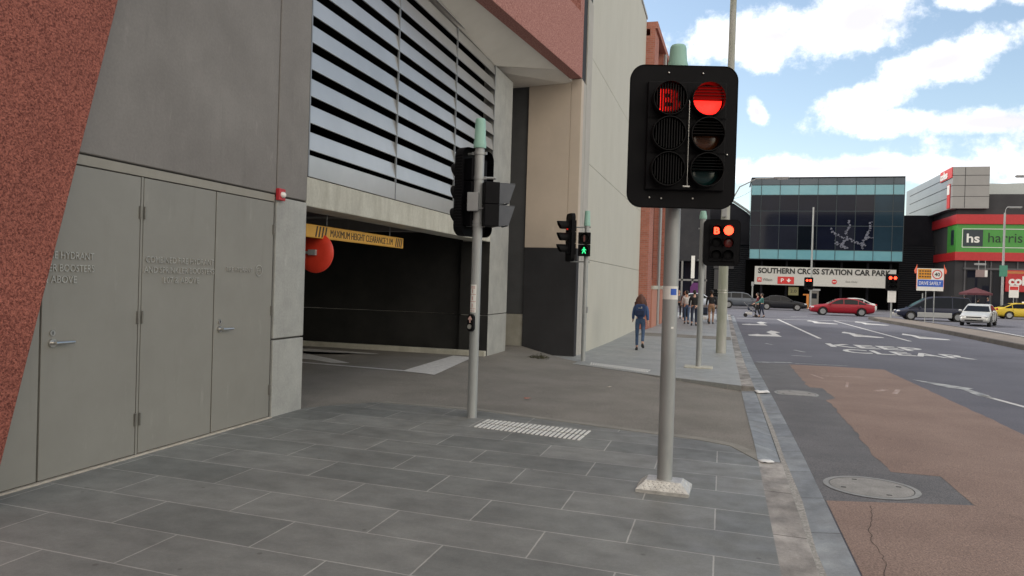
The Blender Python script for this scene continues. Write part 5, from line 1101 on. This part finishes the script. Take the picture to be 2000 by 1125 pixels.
def person(label, x, y, rz, h, top, bottom, shoe, hair, skin=None, step=.25, lift=.0, arms=(.1, -.1), bend=(0.15, .15), hairlen=0, shorts=False, z=None, group='people walking on the far footpath', slim=1., coat=False, lean=0., cap=None):
    """faces local +y; step = how far the right foot is ahead of (+) or behind (-) the left"""
    skin = skin or M_skin; t = thing('person', label, 'person', (x, y, (G(y) if z is None else z)), rz, group); s = h / 1.7
    def q(a, b, c): return Vector((a * s, b * s, c * s))
    hip = q(0, 0, .96); ch = q(0, .01 + lean * .5, 1.24); nk = q(0, .0 + lean, 1.44); hd_ = q(0, .02 + lean, 1.53)
    V = [hip, q(0, .005 + lean * .3, 1.08), ch, nk, hd_]; E = [(0, 1), (1, 2), (2, 3), (3, 4)]; Rr = [(.13 * slim * s, .105 * s), (.115 * slim * s, .09 * s), (.145 * slim * s, .10 * s), .055 * s, .05 * s]
    legs = {}
    for sd_, st_, lf in ((-1, -step / 2, 0), (1, step / 2, lift)):
        a = q(sd_ * .09, 0, .90); kn = q(sd_ * .095, st_ * .45 + (.05 if st_ > 0 else .03), .50 + lf * .1); an = q(sd_ * .09, st_ - (.18 * lf if lf else 0), .085 + lf * .5 + (.04 if st_ < 0 else 0)); toe = an + q(sd_ * .02, .13, -.05 if not lf else -.12)
        if not lf: toe.z = .025 * s
        i = len(V); V += [a, kn, an, toe]; E += [(0, i), (i, i + 1), (i + 1, i + 2), (i + 2, i + 3)]; Rr += [.085 * slim * s, .055 * s, .037 * s, .03 * s]; legs[sd_] = (a, kn, an, toe)
    armv = {}
    for sd_, sw, bd in ((-1, arms[0], bend[0]), (1, arms[1], bend[1])):
        sh = q(sd_ * .175 * (slim * .5 + .5), lean, 1.385); el = sh + q(sd_ * .055, sw * .8, -.275); wr_ = el + q(sd_ * .015, sw * .6 + bd, -.235 + bd * .45); i = len(V)
        V += [sh, el, wr_, wr_ + (wr_ - el).normalized() * .07 * s]; E += [(2, i), (i, i + 1), (i + 1, i + 2), (i + 2, i + 3)]; Rr += [.055 * s, .042 * s, .028 * s, (.034 * s, .018 * s)]; armv[sd_] = (sh, el, wr_)
    body = skin_obj('body', V, E, Rr, skin, t)
    # head with face, ears; fingers: joined to the body mesh
    mb = MB(); hc = q(0, .03 + lean, 1.605)
    def hf(p):
        p = p.copy()
        if p.z < 0: p.x *= 1 - .28 * (-p.z); p.y = p.y * (1 - .12 * -p.z)
        if p.y > 0 and abs(p.x) < .22 and -.25 < p.z < .12: p.y += .16 * (1 - abs(p.x) / .22) * (1 if p.z < 0 else .5)
        return p
    mb.ell(hc, (.074 * s, .095 * s, .115 * s), 24, 16, 0, None, hf)
    for sd_ in (-1, 1):
        mb.ell(hc + q(sd_ * .076, -.005, -.01), (.012 * s, .018 * s, .028 * s), 8, 6)
        sh, el, wr_ = armv[sd_]; d = (wr_ - el).normalized(); side = Vector((0, 1, 0)); palm = wr_ + d * .075 * s; nrm = d.cross(side).normalized()
        for k_, (off, ln_) in enumerate(((-.026, .062), (-.009, .074), (.009, .070), (.025, .055))):
            b0 = palm + side * off * s; m1 = b0 + d * ln_ * .5 * s + nrm * sd_ * .006; e0 = b0 + d * ln_ * .85 * s + nrm * sd_ * .022 * s
            mb.tube([b0 - d * .02 * s, m1, e0], [.0085 * s, .008 * s, .006 * s], 6)
        mb.tube([palm - d * .045 * s + side * .02 * s, palm - d * .01 * s + side * .045 * s, palm + d * .02 * s + side * .05 * s], [.011 * s, .009 * s, .007 * s], 6)
    bm = bmesh.new(); bm.from_mesh(body.data); m2 = bpy.data.meshes.new('h'); m2.from_pydata(mb.v, [], mb.f); bm.from_mesh(m2); bmesh.ops.recalc_face_normals(bm, faces=bm.faces); bm.to_mesh(body.data); bm.free()
    for p in body.data.polygons: p.use_smooth = True
    mb = MB()
    for sd_ in (-1, 1): mb.ell(hc + q(sd_ * .03, .088, .012), (.011 * s, .006 * s, .007 * s), 8, 6); mb.box(hc.x + (sd_ * .032 - .014) * s, hc.x + (sd_ * .032 + .014) * s, hc.y + .088 * s, hc.y + .097 * s, hc.z + .03 * s, hc.z + .036 * s)
    mb.build('eyes', M_ink, t, smooth=60); mb = MB(); mb.ell(hc + q(0, .086, -.052), (.022 * s, .008 * s, .007 * s), 10, 6); mb.build('mouth', mat('lips', (.35, .12, .10), rough=.6), t, smooth=60)
    # hair
    mb = MB(); mb.ell(hc + q(0, -.018, .022), (.086 * s, .098 * s, .112 * s), 20, 12)
    if hairlen:
        random.seed(int(x * 100) & 255)
        for i in range(54):
            a = R(-200 + 220 * i / 53); rx = .088 * s; p0 = hc + Vector((rx * math.cos(a), -.02 * s + .09 * s * math.sin(a), .05 * s)); w_ = random.uniform(.75, 1.1)
            wig = [random.uniform(-.015, .015) for _ in range(4)]; o_x = math.cos(a) * hairlen * .22
            mb.tube([p0, p0 + q(o_x * .5 + wig[0], -.015, -.10), p0 + q(o_x + wig[1], -.035 + wig[2], -.22 * w_), p0 + q(o_x * 1.1 + wig[3], -.05, -hairlen * w_)], [.020 * s, .024 * s, .022 * s, .005 * s], 6)
    mb.build('hair', hair, t, smooth=70)
    if cap: mb = MB(); mb.ell(hc + q(0, -.01, .055), (.09 * s, .105 * s, .075 * s), 18, 8); mb.ell(hc + q(0, .09, .05), (.06 * s, .07 * s, .008 * s), 14, 6); mb.build('cap', cap, t, smooth=60)
    # trousers, top, shoes
    V = [hip, q(0, .0, 1.04)]; E = [(0, 1)]; Rr = [(.145 * slim * s, .12 * s), (.13 * slim * s, .108 * s)]
    for sd_ in (-1, 1):
        a, kn, an, toe = legs[sd_]; i = len(V)
        if shorts: V += [a, a.lerp(kn, .85)]; E += [(0, i), (i, i + 1)]; Rr += [.10 * s, .085 * s]
        else: V += [a, kn, kn.lerp(an, .9)]; E += [(0, i), (i, i + 1), (i + 1, i + 2)]; Rr += [.096 * slim * s, .066 * slim * s, .050 * s]
    skin_obj('trousers' if not shorts else 'shorts', V, E, Rr, bottom, t)
    V = [ch, q(0, .005 + lean * .3, 1.07), q(0, 0, .93 if coat else .99), q(0, lean, 1.40)]; E = [(0, 1), (1, 2), (0, 3)]; Rr = [(.168 * slim * s, .122 * s), (.145 * slim * s, .118 * s), (.158 * slim * s, .13 * s), (.085 * s, .07 * s)]
    for sd_ in (-1, 1):
        sh, el, wr_ = armv[sd_]; i = len(V); V += [sh, el, el.lerp(wr_, .88)]; E += [(0, i), (i, i + 1), (i + 1, i + 2)]; Rr += [.072 * s, .056 * s, .040 * s]
    skin_obj('jacket' if coat else 'shirt', V, E, Rr, top, t)
    for sd_ in (-1, 1):
        a, kn, an, toe = legs[sd_]; mb = MB(); d = (toe - an); mb.tube([an + Vector((0, -.045 * s, -.02 * s)), an + Vector((0, .0, -.045 * s)) + d * .3, toe + Vector((0, .02 * s, 0)), toe + Vector((0, .06 * s, 0))], [.034 * s, .045 * s, .040 * s, .018 * s], 12); mb.build('shoe', shoe, t, smooth=60)
    return t, armv, s, hc
C_denim = cloth('denim', (.045, .085, .19)); C_jeans = cloth('jeans', (.04, .075, .15), (.07, .12, .22)); C_black = cloth('black_cloth', (.014, .014, .017)); C_navy = cloth('navy_cloth', (.02, .028, .055)); C_mar = cloth('maroon_jacket', (.12, .025, .03)); C_wht = cloth('white_cloth', (.55, .55, .55)); C_brn = cloth('brown_shorts', (.20, .12, .07)); C_teal = cloth('teal_cloth', (.05, .16, .15)); C_gry = cloth('grey_cloth', (.12, .12, .13))
H_brn = mat('hair_auburn', (.055, .018, .012), (.13, .045, .028), rough=.55, scale=18, stretch=(1, 1, .2)); H_blk = mat('hair_dark', (.02, .015, .012), rough=.6); S_wht = mat('shoe_white', (.5, .5, .5), rough=.6); S_blk = mat('shoe_black', (.02, .02, .02), rough=.6)
t, av, s, hc = person('person with long auburn hair, denim jacket, jeans and blue backpack walking away', -2.27, 21.7, R(4), 1.60, C_denim, C_jeans, S_blk, H_brn, step=-.30, lift=.22, arms=(.08, -.12), bend=(.14, .05), hairlen=.34, slim=.86, coat=True, group=None)
mb = MB(); mb.prism(rrect(.30, .36, .07), -.075, .075, 'y'); b_ = mb.build('backpack', cloth('backpack_blue', (.022, .045, .12)), t, bevel=.03, seg=3, smooth=50); b_.location = (0, -.20, 1.17)
mb = MB(); mb.prism(rrect(.22, .15, .03), -.02, .02, 'y'); p_ = mb.build('pocket', cloth('backpack_navy', (.012, .022, .06)), b_, bevel=.012, smooth=50); p_.location = (0, -.09, -.07)
mb = MB(); mb.box(-.06, .05, -.1, -.078, .06, .075); mb.box(.02, .05, -.1, -.078, .06, .11); mb.build('zip_tag', M_steel, b_)
mb = MB()
for sd_ in (-1, 1): mb.tube([(sd_ * .11, -.10, 1.30), (sd_ * .125, -.01, 1.42), (sd_ * .12, .115, 1.33), (sd_ * .13, .11, 1.15), (sd_ * .13, -.10, 1.03)], .014, 6)
mb.build('strap', C_navy, t)
person('person in a maroon jacket and white top walking towards the camera', -2.08, 44.4, PI, 1.68, C_mar, C_black, S_wht, H_brn, step=.25, hairlen=.2, slim=.9, coat=True)
person('person in a black jacket and dark jeans walking away on the far footpath', -1.35, 38.3, 0, 1.76, C_black, C_navy, S_blk, H_blk, step=.3, coat=True, slim=1.1)
person('person in a white shirt and jeans just left of the black jacket', -1.78, 39.6, 0, 1.72, C_wht, C_jeans, S_blk, H_blk, step=-.3)
person('person in a black shirt, brown shorts and dark cap walking away', -.55, 40.8, R(3), 1.78, C_black, C_brn, S_blk, H_blk, skin=M_skin2, step=.35, shorts=True, cap=C_black, slim=1.08)
person('person in navy clothes half hidden behind the mossy pole', -.15, 44.0, 0, 1.70, C_navy, C_gry, S_blk, H_blk, step=.25)
person('person in dark grey just beyond the near signal pole', -2.55, 46.2, PI, 1.72, C_gry, C_black, S_blk, H_blk, step=.25)
person('person in a teal shirt pushing a pram across the road', 2.72, 55.6, PI / 2, 1.68, C_teal, C_navy, S_blk, H_blk, step=.3, arms=(.25, .25), bend=(.2, .2), z=ZR(0, 55), group='people crossing the road')
person('person in dark maroon walking beside the teal shirt and pram', 2.45, 56.4, PI / 2, 1.70, C_mar, C_black, S_blk, H_blk, step=-.3, z=ZR(0, 55), group='people crossing the road')
random.seed(2)
for i, (x, y, a, c, lb) in enumerate(((22.6, 85.2, 1.2, C_mar, 'person in maroon standing left of the cafe umbrella'), (23.6, 84.9, 2.5, C_wht, 'person in white standing under the cafe umbrella'), (24.9, 85.3, -1, C_black, 'person in black standing under the cafe umbrella'), (22.0, 84.2, .3, C_gry, 'person in grey behind the people mover near the shop'), (25.9, 85.6, 2, C_navy, 'person in navy standing right of the cafe umbrella'))):
    person(lb, x, y, a, random.uniform(1.62, 1.8), c, C_black if i % 2 else C_navy, S_blk, H_blk, step=.1, group='people outside the shop')
def pram(label, x, y, z, rz):
    t = thing('pram', label, 'pram', (x, y, z), rz, 'prams'); mb = MB()
    for sx_ in (-.22, .22):
        mb.tube([(sx_, -.45, 1.02), (sx_, -.30, .85), (sx_, .35, .22)], .013, 8); mb.tube([(sx_, -.35, .14), (sx_, .05, .62)], .013, 8)
    mb.tube([(-.22, -.45, 1.02), (.22, -.45, 1.02)], .016, 8); mb.tube([(-.22, -.1, .42), (.22, -.1, .42)], .012, 8); mb.build('frame', M_grey, t, smooth=60)
    for (px, py, r) in ((-.24, -.35, .13), (.24, -.35, .13), (-.20, .36, .10), (.20, .36, .10)):
        mb = MB(); mb.cyl((px - .02, py, r), (px + .02, py, r), r, n=20); mb.build('wheel', M_tyre, t, smooth=50)
    mb = MB(); mb.prism([(-.22, .80), (-.20, .50), (.15, .38), (.38, .42), (.36, .50), (.12, .48), (-.08, .56), (-.12, .84)], -.19, .19, 'x'); mb.build('seat', C_navy, t, bevel=.03)
    mb = MB(); n = 9; vs = []
    for i in range(n):
        a = R(35 + 110 * i / (n - 1)); 
        for sx_ in (-.2, .2): vs.append((sx_, -.05 + .30 * math.cos(a), .68 + .28 * math.sin(a)))
    mb.add(vs, [(2 * i, 2 * i + 1, 2 * i + 3, 2 * i + 2) for i in range(n - 1)]); mb.build('hood', C_gry, t, smooth=60)
    mb = MB(); mb.box(-.16, .16, -.35, .1, .16, .34); mb.build('basket', C_wht, t, bevel=.03)
    return t
pram('pram with pale basket pushed by the person in teal', 1.95, 55.4, ZR(0, 55), -PI / 2)
pram('dark pram pushed along the footpath beside the brown shorts', -.95, 42.3, G(42), 0)
# overhead wires
for i, (a, b, lb) in enumerate((((-3.1, 46, 8.2), (2.95, 91.9, 13.2), 'thin overhead wire running from the brick building to the glass building'),)):
    A, B_ = Vector(a), Vector(b); mb = MB(); mb.tube([A.lerp(B_, k_ / 12) - Vector((0, 0, 1.2 * math.sin(PI * k_ / 12))) for k_ in range(13)], .012, 5); o = mb.build('overhead_wire', M_ink); tag(o, lb, 'wire')

# added, unseen blocks behind the camera that darken reflections in far glass and cars
M_tw = mat('added_tower_concrete', (.20, .195, .185), (.26, .25, .24), rough=.8, scale=.2); M_twg = mat('added_tower_glass', (.02, .025, .035), rough=.15, spec=.3)
for (lb, x0, x1, y0, h, st) in (('tall pale tower added unseen behind the photographer for reflections', -34, 4, -70, 46, 3.4), ('lower wide block added unseen behind the photographer on the right for reflections', 14, 62, -78, 27, 3.8)):
    t = thing('added_tower', lb, 'building', ((x0 + x1) / 2, y0, -.4)); mb = MB(); mb.box(x0, x1, y0 - 25, y0, -.5, h); mb.build('wall', M_tw, t, world=True)
    z = 2.0
    while z < h - 3:
        mb = MB(); mb.box(x0 + 1, x1 - 1, y0 - .1, y0 + .03, z, z + st * .55); mb.build('added_window_band', M_twg, t, world=True); z += st
